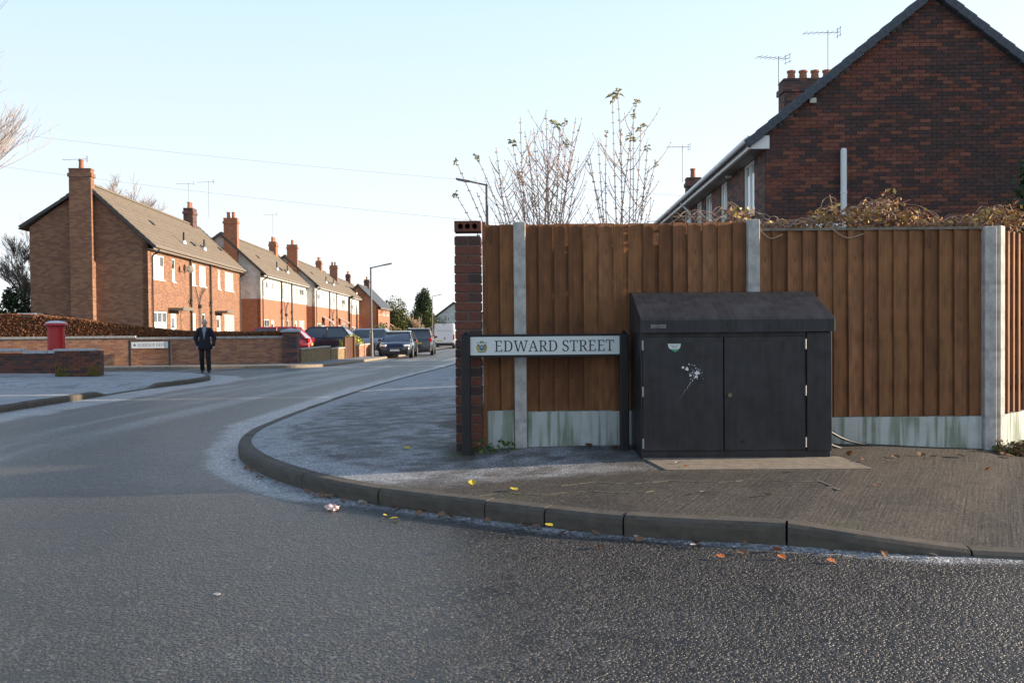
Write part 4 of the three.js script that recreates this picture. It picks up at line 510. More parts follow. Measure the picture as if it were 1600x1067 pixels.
{
  // long wall: from the far left to the pillar
  const A = V(-29, 0, -31.5), B = V(-8.95, 0, -35.4), len = A.distanceTo(B), ang = Math.atan2(-(B.z - A.z), B.x - A.x), yb = hroad(34.5) + 0.1;
  const w = thing('garden_wall', 'long orange brick garden wall with stone coping under the copper hedge', 'wall', [A.x, yb, A.z], ang);
  mesh('brickwork', bx(len, 1.25, 0.22, len / 2, 0.45, 0), mats.brickWall, w);
  for (let i = 0, n = Math.floor(len / 0.9); i < n; i++) mesh('coping_stone', tri(rbx(len / n - 0.008, 0.09, 0.3, 0.012, (i + 0.5) * len / n, 1.12 - (i > n - 7 ? 0.06 : 0), 0)), mats.concrete, w);
  const hd = thing('beech_hedge', 'clipped copper beech hedge with russet leaves above the long brick wall', 'hedge', [A.x, yb, A.z], ang);
  const top = s => 1.98 - 0.75 * smooth(len - 10.5, len - 2.5, s) + 0.05 * fbm(s * 1.3, 3, 3);
  stuff(mesh('leaves', leafCloud(52000, 0.04, r => { const s = r() * len, t = top(s), k = r(); const y = 0.95 + (t - 0.95) * r(); return k < 0.55 ? V(s, y, -0.22 + 0.06 * (r() - 0.5)) : k < 0.9 ? V(s, t + 0.05 * (r() - 0.5), -0.22 - r() * 0.6) : V(s, y, -0.3 - 0.6 * r()); }, tones([[0.2, 0.075, 0.035], [0.26, 0.1, 0.04], [0.15, 0.06, 0.03], [0.3, 0.13, 0.05]]), 21), leafMat, hd));
  { const sh = new THREE.Shape(); sh.moveTo(0, 0.6); for (const s of lin(0, len, 0.5)) sh.lineTo(s, top(s) - 0.06); sh.lineTo(len, 0.6); sh.closePath(); mesh('branches', new THREE.ExtrudeGeometry(sh, { depth: 0.55, bevelEnabled: false }).translate(0, 0, -0.8), plain(0.09, 0.045, 0.025, 1), hd); }
  const pl = thing('gate_pillar', 'square dark brick gate pillar with pale cap beside the red car', 'pillar', [-8.72, yb, -35.3], 0.05); mesh('brickwork', bx(0.56, 1.42, 0.56, 0, 0.55, 0), mats.brickDark, pl); mesh('cap_stone', [bx(0.68, 0.07, 0.68, 0, 1.29, 0), new THREE.ConeGeometry(0.46, 0.09, 4).rotateY(Math.PI / 4).translate(0, 1.37, 0)], mats.frostStone, pl);
  const wallBit = (label, a, b, h, m, th = 0.22) => { const l = Math.hypot(b[0] - a[0], b[1] - a[1]), o = thing('low_wall', label, 'wall', [a[0], hroad(-a[1]) + 0.1, a[1]], Math.atan2(-(b[1] - a[1]), b[0] - a[0])); mesh('brickwork', bx(l, h + 0.4, th, l / 2, h / 2 - 0.2, 0), m, o); mesh('coping', bx(l, 0.06, th + 0.06, l / 2, h + 0.03, 0), mats.concrete, o); return o; };
  const mossBrick = M(brickTex([[0.26, 0.18, 0.085], [0.2, 0.16, 0.075], [0.29, 0.18, 0.1]], [0.19, 0.16, 0.1], 4));
  wallBit('mossy low brick wall running back from the dark gate pillar', [-8.5, -35.6], [-8.3, -40.3], 0.55, mossBrick);
  wallBit('short low wall in front of the dark brown timber gate', [-8.28, -40.4], [-8.05, -42.4], 0.5, mossBrick);
  wallBit('low brick wall below the yellow shrub by the lamp post', [-8.0, -46.2], [-7.85, -50.5], 0.62, mats.brickWall);
  const tp = thing('timber_gate', 'dark brown timber gate between two posts behind the short low wall', 'gate', [-8.75, hroad(42) + 0.1, -41.6], -1.35); const dkw = M({ color: rgb(0.14, 0.06, 0.03), map: rep(woodTex, 0.5, 1.5), roughness: 0.85 }); for (let i = 0; i < 12; i++) mesh('board', bx(0.125, 1.0, 0.025, 0.1 + i * 0.13, 0.75, rr(-0.004, 0.004)), dkw, tp); mesh('rail', bx(1.6, 0.09, 0.04, 0.8, 1.05, -0.03), dkw, tp);
  for (const [i, lab] of [[0, 'timber gate post next to the short low wall end'], [1, 'timber gate post next to the yellow shrub']]) { const o = thing('gate_post', lab, 'post', [-8.0 + i * 0.05, hroad(43) + 0.1, -42.7 - i * 2.2]); mesh('shaft', tri(rbx(0.14, 1.15, 0.14, 0.015, 0, 0.5, 0)), M({ color: rgb(0.3, 0.14, 0.08), map: rep(woodTex, 0.4, 1.2), roughness: 0.85 }), o); }
  const bo = thing('timber_gate', 'brown board gate leaf between the two timber gate posts', 'gate', [-8.0, hroad(43) + 0.1, -42.9], 1.57); for (let i = 0; i < 14; i++) mesh('board', bx(0.13, 1.0, 0.025, 0.12 + i * 0.135, 0.52, rr(-0.004, 0.004)), dkw, bo);
  const sh = thing('garden_shrub', 'bright yellow green shrub over the low wall by the lamp post', 'shrub', [-8.5, hroad(47) + 0.1, -47.5]); stuff(mesh('leaves', leafCloud(2600, 0.06, r => { const a = r() * 6.28, b = Math.sqrt(r()); return V(Math.cos(a) * b * 0.55, 0.35 + r() * 0.85 * (1.1 - b * 0.5), Math.sin(a) * b * 1.9); }, tones([[0.3, 0.3, 0.06], [0.2, 0.24, 0.05], [0.4, 0.36, 0.1]]), 5), leafMat, sh)); mesh('stem', [taper([V(0, 0, 0), V(0.05, 0.5, 0)], 0.05, 0.02), taper([V(0, 0, 0.8), V(0.05, 0.5, 0.8)], 0.05, 0.02)], plain(0.12, 0.08, 0.05, 0.9), sh);
  const sp = thing('spiky_plant', 'spiky palm like plant beside the porch of the dark roofed house', 'plant', [-16.2, hroad(112), -111]); mesh('trunk', taper([V(0, 0, 0), V(0, 2.2, 0)], 0.12, 0.09), plain(0.14, 0.1, 0.06, 0.9), sp); stuff(mesh('leaves', [...Array(60)].map(() => { const a = rr(0, 6.28), e = rr(-0.3, 1.4); return taper([V(0, 2.2, 0), V(Math.cos(a) * Math.cos(e) * 0.7, 2.2 + Math.sin(e) * 0.9, Math.sin(a) * Math.cos(e) * 0.7), V(Math.cos(a) * Math.cos(e) * 1.3, 2.2 + Math.sin(e) * 1.3 - 0.35, Math.sin(a) * Math.cos(e) * 1.3)], 0.05, 0.005, 3); }), plain(0.12, 0.17, 0.06, 0.8), sp));
  // name sign on the far corner
  const s = thing('street_name_sign', 'small white street name plate on two dark posts before the long brick wall', 'sign', [-13.77, hroad(34.2) + 0.13, -34.02], ang); const c = document.createElement('canvas'); c.width = 1024; c.height = 200; const q = c.getContext('2d'); q.fillStyle = '#e2e4e2'; q.fillRect(0, 0, 1024, 200); q.fillStyle = '#20202a'; q.font = '150px serif'; const tw = q.measureText('HARRISON DRIVE').width; q.save(); q.translate(170, 152); q.scale(800 / tw, 1); q.fillText('HARRISON DRIVE', 0, 0); q.restore(); for (const [col, a, b, r] of [['#7a7448', 70, 110, 24], ['#7a7448', 110, 110, 24], ['#3d6a86', 90, 105, 26], ['#556b50', 90, 60, 16]]) { q.fillStyle = col; q.beginPath(); q.arc(a, b, r, 0, 7); q.fill(); } const ct = new THREE.CanvasTexture(c); ct.colorSpace = THREE.SRGBColorSpace;
  for (const x of [-0.72, 0.72]) mesh('post', tri(rbx(0.09, 1.0, 0.09, 0.01, x, 0.45, 0)), mats.black, s); mesh('backing_board', bx(1.36, 0.27, 0.03, 0, 0.78, 0.0), mats.black, s); mesh('name_plate', new THREE.PlaneGeometry(1.32, 0.24).translate(0, 0.78, 0.022), M({ map: ct, roughness: 0.5 }), s);
}
// low wall and pillar box on the left corner
{
  const gy = (z) => hroad(-z) + 0.2, f = thing('corner_wall', 'mossy dark brick wall end with frosted coping on the white footway', 'wall', [-12.15, gy(-23.9) - 0.05, -23.75], 0.1);
  mesh('mortar_core', bx(1.12, 0.66, 0.3, 0.575, 0.33, -0.17), mortar, f); brickSkin(f, 1.15, 9, [0, 0, 0], 0, [0, 3, 4, 5, 5, 1]); brickSkin(f, 0.33, 9, [1.15, 0, 0], Math.PI / 2, [3, 4, 5], 1);
  mesh('coping', tri(rbx(1.05, 0.06, 0.4, 0.012, 0.5, 0.7, -0.17)), mats.frostStone, f);
  { const g = leafCloud(900, 0.016, r => V(r() < 0.5 ? 0.02 + 0.5 * r() * r() : 0.85 + 0.3 * r(), 0.02 + 0.36 * r() * r(), 0.004), tones([[0.14, 0.17, 0.02], [0.2, 0.2, 0.03]]), 3); stuff(mesh('moss', g, leafMat, f)); }
  const b = thing('boundary_wall', 'low dark brick wall with frosty stone coping before the red pillar box', 'wall', [-17.6, gy(-26) - 0.05, -26.1], -0.02); mesh('mortar_core', bx(4.9, 0.58, 0.2, 2.45, 0.29, -0.11), mortar, b); brickSkin(b, 4.92, 8, [0, 0, 0], 0, [3, 4, 5, 5, 1]);
  for (let i = 0; i < 5; i++) mesh('coping_stone', tri(rbx(i < 3 ? 1.1 : 0.72, 0.09, 0.36, 0.02, i < 3 ? 0.56 + i * 1.115 : 3.75 + (i - 3) * 0.73, i < 3 ? 0.68 : 0.62, -0.11)), mats.frostStone, b);
  const p = thing('pillar_box', 'red cylindrical pillar box with frosted domed cap behind the low wall', 'post box', [-13.75, gy(-27) - 0.06, -27.0], 2.3), red = plain(0.42, 0.016, 0.02, 0.35), L = (pts, n = 40) => new THREE.LatheGeometry(pts.map(([a, c]) => new THREE.Vector2(a, c)), n);
  mesh('base', L([[0, 0], [0.27, 0], [0.27, 0.16], [0.25, 0.19], [0, 0.19]]), mats.black, p); mesh('body', L([[0.24, 0.19], [0.24, 1.33], [0.26, 1.34], [0.26, 1.38], [0.24, 1.4]]), red, p); mesh('cap', L([[0.23, 1.39], [0.32, 1.4], [0.33, 1.43], [0.32, 1.47], [0.29, 1.49]]), red, p); mesh('frost_cover', L([[0.293, 1.487], [0.28, 1.51], [0.22, 1.54], [0.12, 1.558], [0, 1.565]]), plain(0.62, 0.6, 0.62, 0.9), p);
  mesh('aperture', bx(0.2, 0.045, 0.03, 0, 1.24, 0.232), mats.black, p); mesh('door', new THREE.CylinderGeometry(0.246, 0.246, 0.78, 16, 1, false, -0.55, 1.1).translate(0, 0.72, 0), red, p); mesh('collection_plate', bx(0.13, 0.19, 0.02, 0, 1.0, 0.243), mats.white, p); mesh('side_bracket', tri(rbx(0.07, 0.2, 0.14, 0.02, 0.26, 1.16, 0)), red, p);
}
// street lamps
function lamp(label, x, d, turn, h = 5.9) { const o = thing('street_lamp', label, 'street lamp', [x, hroad(d) + 0.1, -d], turn, 'street lamps'); mesh('column', [cyl(0.075, 0.09, 1.3, 0, 0.65, 0, 12), tube([V(0, 1.2, 0), V(0, h, 0)], 0.052, 10)], mats.steel, o); mesh('door_panel', bx(0.08, 0.5, 0.02, 0, 0.7, 0.082), mats.steel, o); mesh('arm', tube([V(0, h - 0.04, 0), V(0.62, h + 0.1, 0)], 0.032, 8), mats.steel, o); const l = mesh('lantern', tri(rbx(0.55, 0.06, 0.2, 0.025, 0.85, h + 0.15, 0)), mats.steel, o); l.geometry.translate(-0.85, -h - 0.15, 0); l.geometry.rotateZ(0.2); l.geometry.translate(0.85, h + 0.15, 0); mesh('lamp_glass', bx(0.36, 0.015, 0.14, 0.88, h + 0.115, 0, 0, 0, 0.2), mats.white, o); return o; }
lamp('tall steel street lamp beside the black parked car', -7.45, 47.5, 0.1, 4.75); lamp('distant steel street lamp rising behind the conifer by the white van', -9.4, 106, 0.1); lamp('steel street lamp rising behind the bare shrub and fence', -0.87, 32.6, Math.PI - 0.05, 6.55);
// telephone wires
{
  const pole = thing('telegraph_pole', 'wooden telegraph pole out beyond the pillar box corner', 'pole', [-22.5, hroad(30), -30.5]); mesh('shaft', cyl(0.11, 0.15, 9, 0, 4.5, 0), plain(0.12, 0.08, 0.05, 0.9), pole); mesh('crossarm', bx(1.2, 0.1, 0.1, 0, 8.6, 0), plain(0.12, 0.08, 0.05, 0.9), pole);
  for (const [a, b, lab] of [[[-22, 8.55, -30.5], [5.45, 5.1, -27.5], 'upper thin telephone wire crossing the sky to the slate roofed house'], [[-22.9, 7.6, -30.5], [5.35, 3.4, -24], 'lower thin telephone wire sagging over the street']]) { const o = thing('telephone_wire', lab, 'wire'), pts = [...Array(13)].map((_, i) => { const t = i / 12; return V(a[0] + (b[0] - a[0]) * t, a[1] + (b[1] - a[1]) * t - 1.0 * t * (1 - t), a[2] + (b[2] - a[2]) * t); }); mesh('strand', tube(pts, 0.0028, 4, 24), mats.wire, o); }
}
// ---------- vehicles ----------
function loft(rings, cap = true) { const pos = [], n = rings[0].length; const P = (v) => pos.push(...v); for (let i = 0; i + 1 < rings.length; i++) for (let j = 0; j < n; j++) { const a = rings[i][j], b = rings[i][(j + 1) % n], c = rings[i + 1][j], d = rings[i + 1][(j + 1) % n]; P(a); P(c); P(b); P(b); P(c); P(d); } if (cap) for (const [r, f] of [[rings[0], 1], [rings.at(-1), 0]]) for (let j = 1; j + 1 < n; j++) { P(r[0]); P(r[f ? j : j + 1]); P(r[f ? j + 1 : j]); } const g = new THREE.BufferGeometry(); g.setAttribute('position', new THREE.Float32BufferAttribute(pos, 3)); g.computeVertexNormals(); return toCreasedNormals(g, 0.6); }
function car(name, label, p, ry, o) {
  const c = thing(name, label, o.cat || 'car', p, ry, 'vehicles along the street'), L = o.L, h = L / 2, w = o.W / 2, pm = new THREE.MeshPhysicalMaterial({ color: rgb(...o.color), roughness: 0.35, metalness: 0.3, clearcoat: 1, clearcoatRoughness: 0.08 }), B = o.belt, r = o.r || 0.32;
  const ring = (z, wd, yb, yt) => [[-wd * 0.88, yb, z], [-wd * 0.98, yb + 0.14, z], [-wd, (yb + yt) / 2, z], [-wd * 0.985, yt - 0.1, z], [-wd * 0.9, yt, z], [0, yt + 0.025, z], [wd * 0.9, yt, z], [wd * 0.985, yt - 0.1, z], [wd, (yb + yt) / 2, z], [wd * 0.98, yb + 0.14, z], [wd * 0.88, yb, z]];
  const hood = o.hood; // [front top, hood base z]
  mesh('body', loft([ring(-h, w * 0.82, 0.36, B - 0.18), ring(-h + 0.06, w * 0.9, 0.28, B - 0.06), ring(-h + 0.3, w * 0.97, 0.22, B), ring(-h * 0.4, w, 0.2, B), ring(0.2, w, 0.2, B - 0.02), ring(hood[1], w, 0.2, B - 0.04), ring(h - 0.55, w * 0.97, 0.2, (B + hood[0]) / 2), ring(h - 0.2, w * 0.92, 0.22, hood[0] - 0.02), ring(h - 0.04, w * 0.82, 0.26, hood[0] - 0.14), ring(h, w * 0.74, 0.34, hood[0] - 0.22)]), pm, c);
  const G = o.glass, gr = (z, wb, wt, yb, yt) => [[-wb, yb, z], [-wt, yt, z], [wt, yt, z], [wb, yb, z]], quad = (a, b, d, e) => { const g = new THREE.BufferGeometry(); g.setAttribute('position', new THREE.Float32BufferAttribute([...a, ...b, ...d, ...a, ...d, ...e], 3)); g.computeVertexNormals(); return g; };
  const wb = w * 0.9, wt = w * 0.68, y0 = B - 0.04, y1 = o.H - 0.05, [f0, f1, r1, r0] = G;
  mesh('cabin', loft([gr(r0, wb - 0.04, wb - 0.06, y0, y0 + 0.02), gr(r1, wb - 0.01, wt, y0, y1), gr(f1, wb - 0.01, wt, y0, y1), gr(f0, wb - 0.04, wb - 0.06, y0, y0 + 0.02)]), mats.glass, c);
  mesh('roof', loft([gr(r1 - 0.1, wt + 0.03, wt - 0.03, y1 - 0.05, y1 + 0.02), gr(r1 + 0.1, wt + 0.03, wt - 0.06, y1 - 0.03, y1 + 0.05), gr(f1 - 0.25, wt + 0.03, wt - 0.06, y1 - 0.03, y1 + 0.05), gr(f1 + 0.06, wt + 0.02, wt - 0.03, y1 - 0.05, y1 + 0.01)]), pm, c);
  for (const s of [-1, 1]) { mesh('pillar', [tube([V(s * wb, y0, f0 - 0.03), V(s * (wt + 0.01), y1, f1)], 0.035, 5), tube([V(s * (wb + 0.005), y0, (f1 + r1) / 2), V(s * (wt + 0.012), y1, (f1 + r1) / 2 - 0.05)], 0.035, 4), tube([V(s * (wb - 0.02), y0, r0 + 0.05), V(s * (wt + 0.005), y1, r1)], 0.06, 5)], pm, c);
    mesh('wing_mirror', tri(rbx(0.17, 0.13, 0.1, 0.035, s * (w + 0.06), B + 0.04, f0 - 0.35)), pm, c);
    for (const z of [h - 0.85, -h + 0.8]) { const t = mesh('wheel', [new THREE.CylinderGeometry(r + 0.045, r + 0.045, 0.05, 24).rotateZ(Math.PI / 2).translate(s * (w - 0.022), r + 0.02, z), new THREE.CylinderGeometry(r, r, 0.2, 24).rotateZ(Math.PI / 2).translate(s * (w - 0.095), r, z)], mats.black, c); mesh('rim', new THREE.CylinderGeometry(r * 0.66, r * 0.66, 0.03, 20).rotateZ(Math.PI / 2).translate(s * (w + 0.006), r, z), mats.steel, t); }
    mesh('headlight', tri(rbx(0.36, 0.14, 0.2, 0.05, s * w * 0.68, hood[0] - 0.1, h - 0.15, s * 0.5)), new THREE.MeshPhysicalMaterial({ color: rgb(0.75, 0.76, 0.78), roughness: 0.12, metalness: 0.4, clearcoat: 1 }), c);
    mesh('tail_light', tri(rbx(0.2, 0.22, 0.14, 0.04, s * w * 0.84, B - 0.1, -h + 0.06, -s * 0.4)), plain(0.4, 0.015, 0.02, 0.2), c); }
  mesh('grille', [bx(w * 0.9, 0.2, 0.05, 0, hood[0] - 0.34, h - 0.005), bx(w * 1.3, 0.1, 0.05, 0, 0.32, h - 0.03)], mats.black, c); mesh('front_plate', bx(0.5, 0.11, 0.02, 0, 0.46, h + 0.03), plain(0.7, 0.7, 0.68, 0.5), c); mesh('rear_plate', bx(0.5, 0.11, 0.03, 0, B - 0.3, -h - 0.015), plain(0.65, 0.48, 0.06, 0.5), c); mesh('rear_bumper', tri(rbx(w * 1.7, 0.24, 0.16, 0.06, 0, 0.4, -h + 0.05)), mats.dkgrey, c);
  if (o.rails) for (const s of [-1, 1]) mesh('roof_rail', tube([V(s * wt, y1 + 0.08, f1 - 0.1), V(s * wt, y1 + 0.08, r1 + 0.1)], 0.02, 5), mats.steel, c);
  return c;
}
const hatch = { L: 4.35, W: 1.82, H: 1.48, belt: 0.95, hood: [0.8, 1.05], glass: [1.15, 0.35, -1.5, -2.05] };
car('parked_car', 'black hatchback parked nose forward at the kerb beside the lamp post', [-6.35, hroad(50), -50.2], 0.02, { ...hatch, color: [0.012, 0.014, 0.022] });
car('parked_car', 'dark grey estate car with roof rails parked behind the black hatchback', [-5.9, hroad(57), -57.4], Math.PI + 0.04, { L: 4.5, W: 1.86, H: 1.7, belt: 1.08, hood: [0.95, 1.1], glass: [1.2, 0.45, -1.85, -2.15], r: 0.36, rails: true, color: [0.035, 0.038, 0.045] });
car('parked_car', 'red car on the drive behind the dark gate pillar', [-11.9, hroad(43) + 0.12, -43.3], -Math.PI / 2 + 0.08, { ...hatch, H: 1.56, belt: 1.0, color: [0.38, 0.015, 0.025] });
car('parked_car', 'dark plum car on the drive behind the yellow shrub', [-11.1, hroad(51) + 0.16, -51.5], -Math.PI / 2 - 0.03, { ...hatch, H: 1.62, belt: 1.02, color: [0.03, 0.02, 0.035] });
car('parked_car', 'silver car on the drive half hidden by the black hatchback', [-9.6, hroad(57) + 0.16, -57.5], -Math.PI / 2, { ...hatch, H: 1.55, color: [0.42, 0.47, 0.55] });
{
  const d = 91, v = thing('parked_van', 'white panel van seen from behind near the end of the street', 'van', [-6.75, hroad(d), -d], Math.PI + 0.02, 'vehicles along the street'), wm = new THREE.MeshPhysicalMaterial({ color: rgb(0.72, 0.73, 0.75), roughness: 0.4, clearcoat: 0.6 });
  const ring = (z, w, y1, y0 = 0.45) => [[-w, y0, z], [-w * 1.01, 1.3, z], [-w * 0.93, y1 - 0.12, z], [-w * 0.8, y1, z], [w * 0.8, y1, z], [w * 0.93, y1 - 0.12, z], [w * 1.01, 1.3, z], [w, y0, z]];
  mesh('body', loft([ring(-2.7, 1.0, 2.5), ring(1.4, 1.02, 2.52), ring(1.9, 1.0, 2.2), ring(2.2, 0.97, 1.4), ring(2.75, 0.9, 1.0)]), wm, v); mesh('bumper', tri(rbx(2.0, 0.3, 0.2, 0.05, 0, 0.45, -2.7)), mats.black, v);
  for (const s of [-1, 1]) { mesh('rear_door', tri(rbx(0.88, 1.75, 0.03, 0.02, s * 0.455, 1.45, -2.71)), wm, v); mesh('tail_light', tri(rbx(0.14, 0.5, 0.06, 0.02, s * 0.96, 1.15, -2.69)), plain(0.42, 0.02, 0.02, 0.25), v); for (const z of [-1.9, 1.7]) { const t = mesh('wheel', new THREE.CylinderGeometry(0.35, 0.35, 0.24, 22).rotateZ(Math.PI / 2).translate(s * 0.9, 0.35, z), mats.black, v); mesh('rim', new THREE.CylinderGeometry(0.2, 0.2, 0.03, 18).rotateZ(Math.PI / 2).translate(s * 1.025, 0.35, z), mats.steel, t); } mesh('wing_mirror', tri(rbx(0.2, 0.35, 0.1, 0.04, s * 1.13, 1.5, 1.6)), mats.black, v); }
  mesh('number_plate', bx(0.5, 0.12, 0.02, 0.45, 0.8, -2.735), plain(0.6, 0.45, 0.08, 0.5), v); mesh('handle', bx(0.08, 0.2, 0.03, -0.06, 1.05, -2.74), mats.black, v); mesh('brake_light', bx(0.4, 0.05, 0.03, 0, 2.42, -2.7), plain(0.25, 0.02, 0.02, 0.3), v); mesh('sign_writing', [...Array(9)].map((_, i) => bx(0.11 + 0.05 * hash(i, 2), 0.12 + 0.05 * hash(i, 5), 0.004, 0.66 - i * 0.165, 1.78 + 0.02 * hash(i, 7), -2.727)), plain(0.5, 0.52, 0.58, 0.5), v);
}
// ---------- the man crossing ----------
{
  const cap = (a, b, ra, rb) => (p) => { const ab = b.clone().sub(a), t = clamp(p.clone().sub(a).dot(ab) / ab.lengthSq()); return p.distanceTo(a.clone().addScaledVector(ab, t)) - (ra + (rb - ra) * t); };
  const ell = (c, r) => (p) => { const q = V((p.x - c.x) / r.x, (p.y - c.y) / r.y, (p.z - c.z) / r.z).length(); return (q - 1) * Math.min(r.x, r.y, r.z); };
  const smin = (ds, k) => { let m = 1e9; for (const d of ds) { const h = clamp(0.5 + 0.5 * (d - m) / k); m = m > 1e8 ? d : d + (m - d) * h - k * h * (1 - h); } return m; };
  function mc(fs, lo, hi, res, k) { const m = new MarchingCubes(res, mats.black, false, false, 250000), c = lo.clone().add(hi).multiplyScalar(0.5), s = hi.clone().sub(lo).multiplyScalar(0.5), half = res / 2; m.isolation = 0; const p = V(); for (let z = 0; z < res; z++) for (let y = 0; y < res; y++) for (let x = 0; x < res; x++) { p.set((x - half) / half * s.x + c.x, (y - half) / half * s.y + c.y, (z - half) / half * s.z + c.z); m.field[x + y * res + z * res * res] = -smin(fs.map(f => f(p)), k); } m.update(); const n = m.count, pos = m.positionArray.slice(0, n * 3); for (let i = 0; i < n; i++) { pos[i * 3] = pos[i * 3] * s.x + c.x; pos[i * 3 + 1] = pos[i * 3 + 1] * s.y + c.y; pos[i * 3 + 2] = pos[i * 3 + 2] * s.z + c.z; } let g = new THREE.BufferGeometry(); g.setAttribute('position', new THREE.BufferAttribute(pos, 3)); g = mergeVertices(g, 1e-4); g.computeVertexNormals(); return g.toNonIndexed(); }
  const man = thing('person', 'grey haired person in dark jacket, pale shirt and dark trousers walking across the side road', 'person', [-10.22, hroad(29.76), -29.76], 0.22);
  // joints: facing +z, one foot a little ahead
  const hip = [V(-0.095, 0.9, 0), V(0.095, 0.9, 0)], knee = [V(-0.1, 0.5, 0.0), V(0.12, 0.5, 0.12)], ank = [V(-0.1, 0.09, -0.16), V(0.14, 0.09, 0.14)], sh = [V(-0.185, 1.4, 0), V(0.185, 1.4, 0)], elb = [V(-0.29, 1.14, -0.04), V(0.3, 1.14, -0.02)], wr = [V(-0.23, 0.92, 0.03), V(0.29, 0.9, 0.1)];
  const hand = (w, s, fin) => { const out = [cap(w, w.clone().add(V(0.0, -0.085, 0.02)), 0.03, 0.036)]; for (let i = 0; i < 4; i++) { const b = w.clone().add(V(0.0 + s * 0.004, -0.1, -0.02 + i * 0.02)), l = [0.032, 0.04, 0.043, 0.036][i]; out.push(cap(b, b.clone().add(V(-s * 0.008, -l, 0.004)), 0.0095, 0.009), cap(b.clone().add(V(-s * 0.008, -l, 0.004)), b.clone().add(V(-s * 0.028, -l - 0.028, 0.008)), 0.009, 0.008)); } const t = w.clone().add(V(-s * 0.006, -0.04, 0.035)); out.push(cap(t, t.clone().add(V(-s * 0.012, -0.035, 0.028)), 0.012, 0.0105), cap(t.clone().add(V(-s * 0.012, -0.035, 0.028)), t.clone().add(V(-s * 0.02, -0.065, 0.03)), 0.0105, 0.009)); return out; };
  const core = [cap(V(0, 1.0, 0), V(0, 1.36, 0), 0.12, 0.13), cap(V(0, 1.4, -0.01), V(0, 1.56, 0.015), 0.062, 0.056)];
  for (const i of [0, 1]) core.push(cap(hip[i], knee[i], 0.075, 0.052), cap(knee[i], ank[i], 0.05, 0.036), cap(sh[i], elb[i], 0.048, 0.04), cap(elb[i], wr[i], 0.038, 0.026));
  const H = V(0, 1.65, 0.03), tilt = [ell(H, V(0.077, 0.11, 0.095)), ell(V(0, 1.60, 0.065), V(0.055, 0.062, 0.055)), cap(V(0, 1.655, 0.12), V(0, 1.622, 0.142), 0.011, 0.017), ell(V(-0.03, 1.677, 0.108), V(0.024, 0.009, 0.014)), ell(V(0.03, 1.677, 0.108), V(0.024, 0.009, 0.014)), ell(V(-0.079, 1.65, 0.02), V(0.014, 0.034, 0.022)), ell(V(0.079, 1.65, 0.02), V(0.014, 0.034, 0.022)), ell(V(0, 1.585, 0.115), V(0.026, 0.008, 0.012))];
  const parts = [mc(core, V(-0.45, 0, -0.32), V(0.45, 1.62, 0.35), 90, 0.035), mc(tilt, V(-0.13, 1.5, -0.12), V(0.13, 1.8, 0.19), 64, 0.015), mc(hand(wr[1], 1), V(0.2, 0.7, 0), V(0.36, 0.96, 0.22), 64, 0.008), mc(hand(wr[0], -1), V(-0.31, 0.73, -0.07), V(-0.15, 0.99, 0.15), 64, 0.008)];
  mesh('body', parts, plain(0.5, 0.28, 0.2, 0.6), man);
  mesh('hair', mc([(p) => Math.max(ell(V(0, 1.665, 0.015), V(0.086, 0.108, 0.1))(p), p.z - 0.075 - (p.y - 1.7) * 0.4, 1.6 + Math.max(0, p.z) * 1.3 - p.y)], V(-0.13, 1.52, -0.13), V(0.13, 1.82, 0.17), 56, 0.01), plain(0.5, 0.49, 0.47, 0.9), man);
  for (const s of [-1, 1]) mesh('eye', new THREE.SphereGeometry(0.009, 8, 6).translate(s * 0.031, 1.662, 0.117), mats.black, man);
  const cloth = (r, g, b) => M({ color: rgb(r, g, b), map: rep(cloudTex, 0.3), bumpMap: rep(cloudTex, 0.12), bumpScale: 0.006, roughness: 0.9 });
  const jk = [cap(V(0, 0.86, 0), V(0, 1.32, 0), 0.185, 0.165), cap(V(-0.1, 1.42, -0.01), V(0.1, 1.42, -0.01), 0.09, 0.09), cap(V(-0.1, 0.84, 0), V(0.1, 0.84, 0), 0.15, 0.15)]; for (const i of [0, 1]) jk.push(cap(sh[i], elb[i], 0.082, 0.068), cap(elb[i], wr[i], 0.066, 0.052));
  mesh('jacket', mc([(p) => { const d = smin(jk.map(f => f(p)), 0.05); const v = Math.max(Math.abs(p.x) - 0.065 * clamp((p.y - 1.1) / 0.36), 1.1 - p.y, -p.z + 0.02); return Math.max(d, -v, 0.77 - p.y, Math.max(p.y - 1.5, 0.055 - Math.hypot(p.x, p.z * 1.1)) * (p.y > 1.46 ? 1 : 0)); }], V(-0.45, 0.72, -0.3), V(0.45, 1.58, 0.3), 96, 0.001), cloth(0.022, 0.026, 0.042), man);
  mesh('shirt', mc([cap(V(0, 1.02, 0.005), V(0, 1.34, 0.0), 0.165, 0.152), cap(V(0, 1.4, 0.0), V(0, 1.51, 0.01), 0.085, 0.072)], V(-0.25, 0.95, -0.2), V(0.25, 1.6, 0.22), 56, 0.05), cloth(0.42, 0.48, 0.58), man);
  const tr = [cap(V(0, 0.9, 0), V(0, 0.98, 0), 0.14, 0.15)]; for (const i of [0, 1]) tr.push(cap(hip[i], knee[i], 0.098, 0.078), cap(knee[i], ank[i], 0.077, 0.07));
  mesh('trousers', mc([(p) => Math.max(smin(tr.map(f => f(p)), 0.025), 0.05 - p.y)], V(-0.32, 0.02, -0.32), V(0.36, 1.14, 0.32), 90, 0.001), cloth(0.016, 0.016, 0.02), man);
  for (const i of [0, 1]) mesh('shoe', mc([cap(ank[i].clone().add(V(0, -0.045, -0.05)), ank[i].clone().add(V(0, -0.055, 0.15)), 0.045, 0.036), cap(ank[i], ank[i].clone().add(V(0, -0.04, 0.02)), 0.045, 0.045)], ank[i].clone().add(V(-0.1, -0.13, -0.15)), ank[i].clone().add(V(0.1, 0.07, 0.24)), 40, 0.02), plain(0.015, 0.014, 0.014, 0.4), man);
}
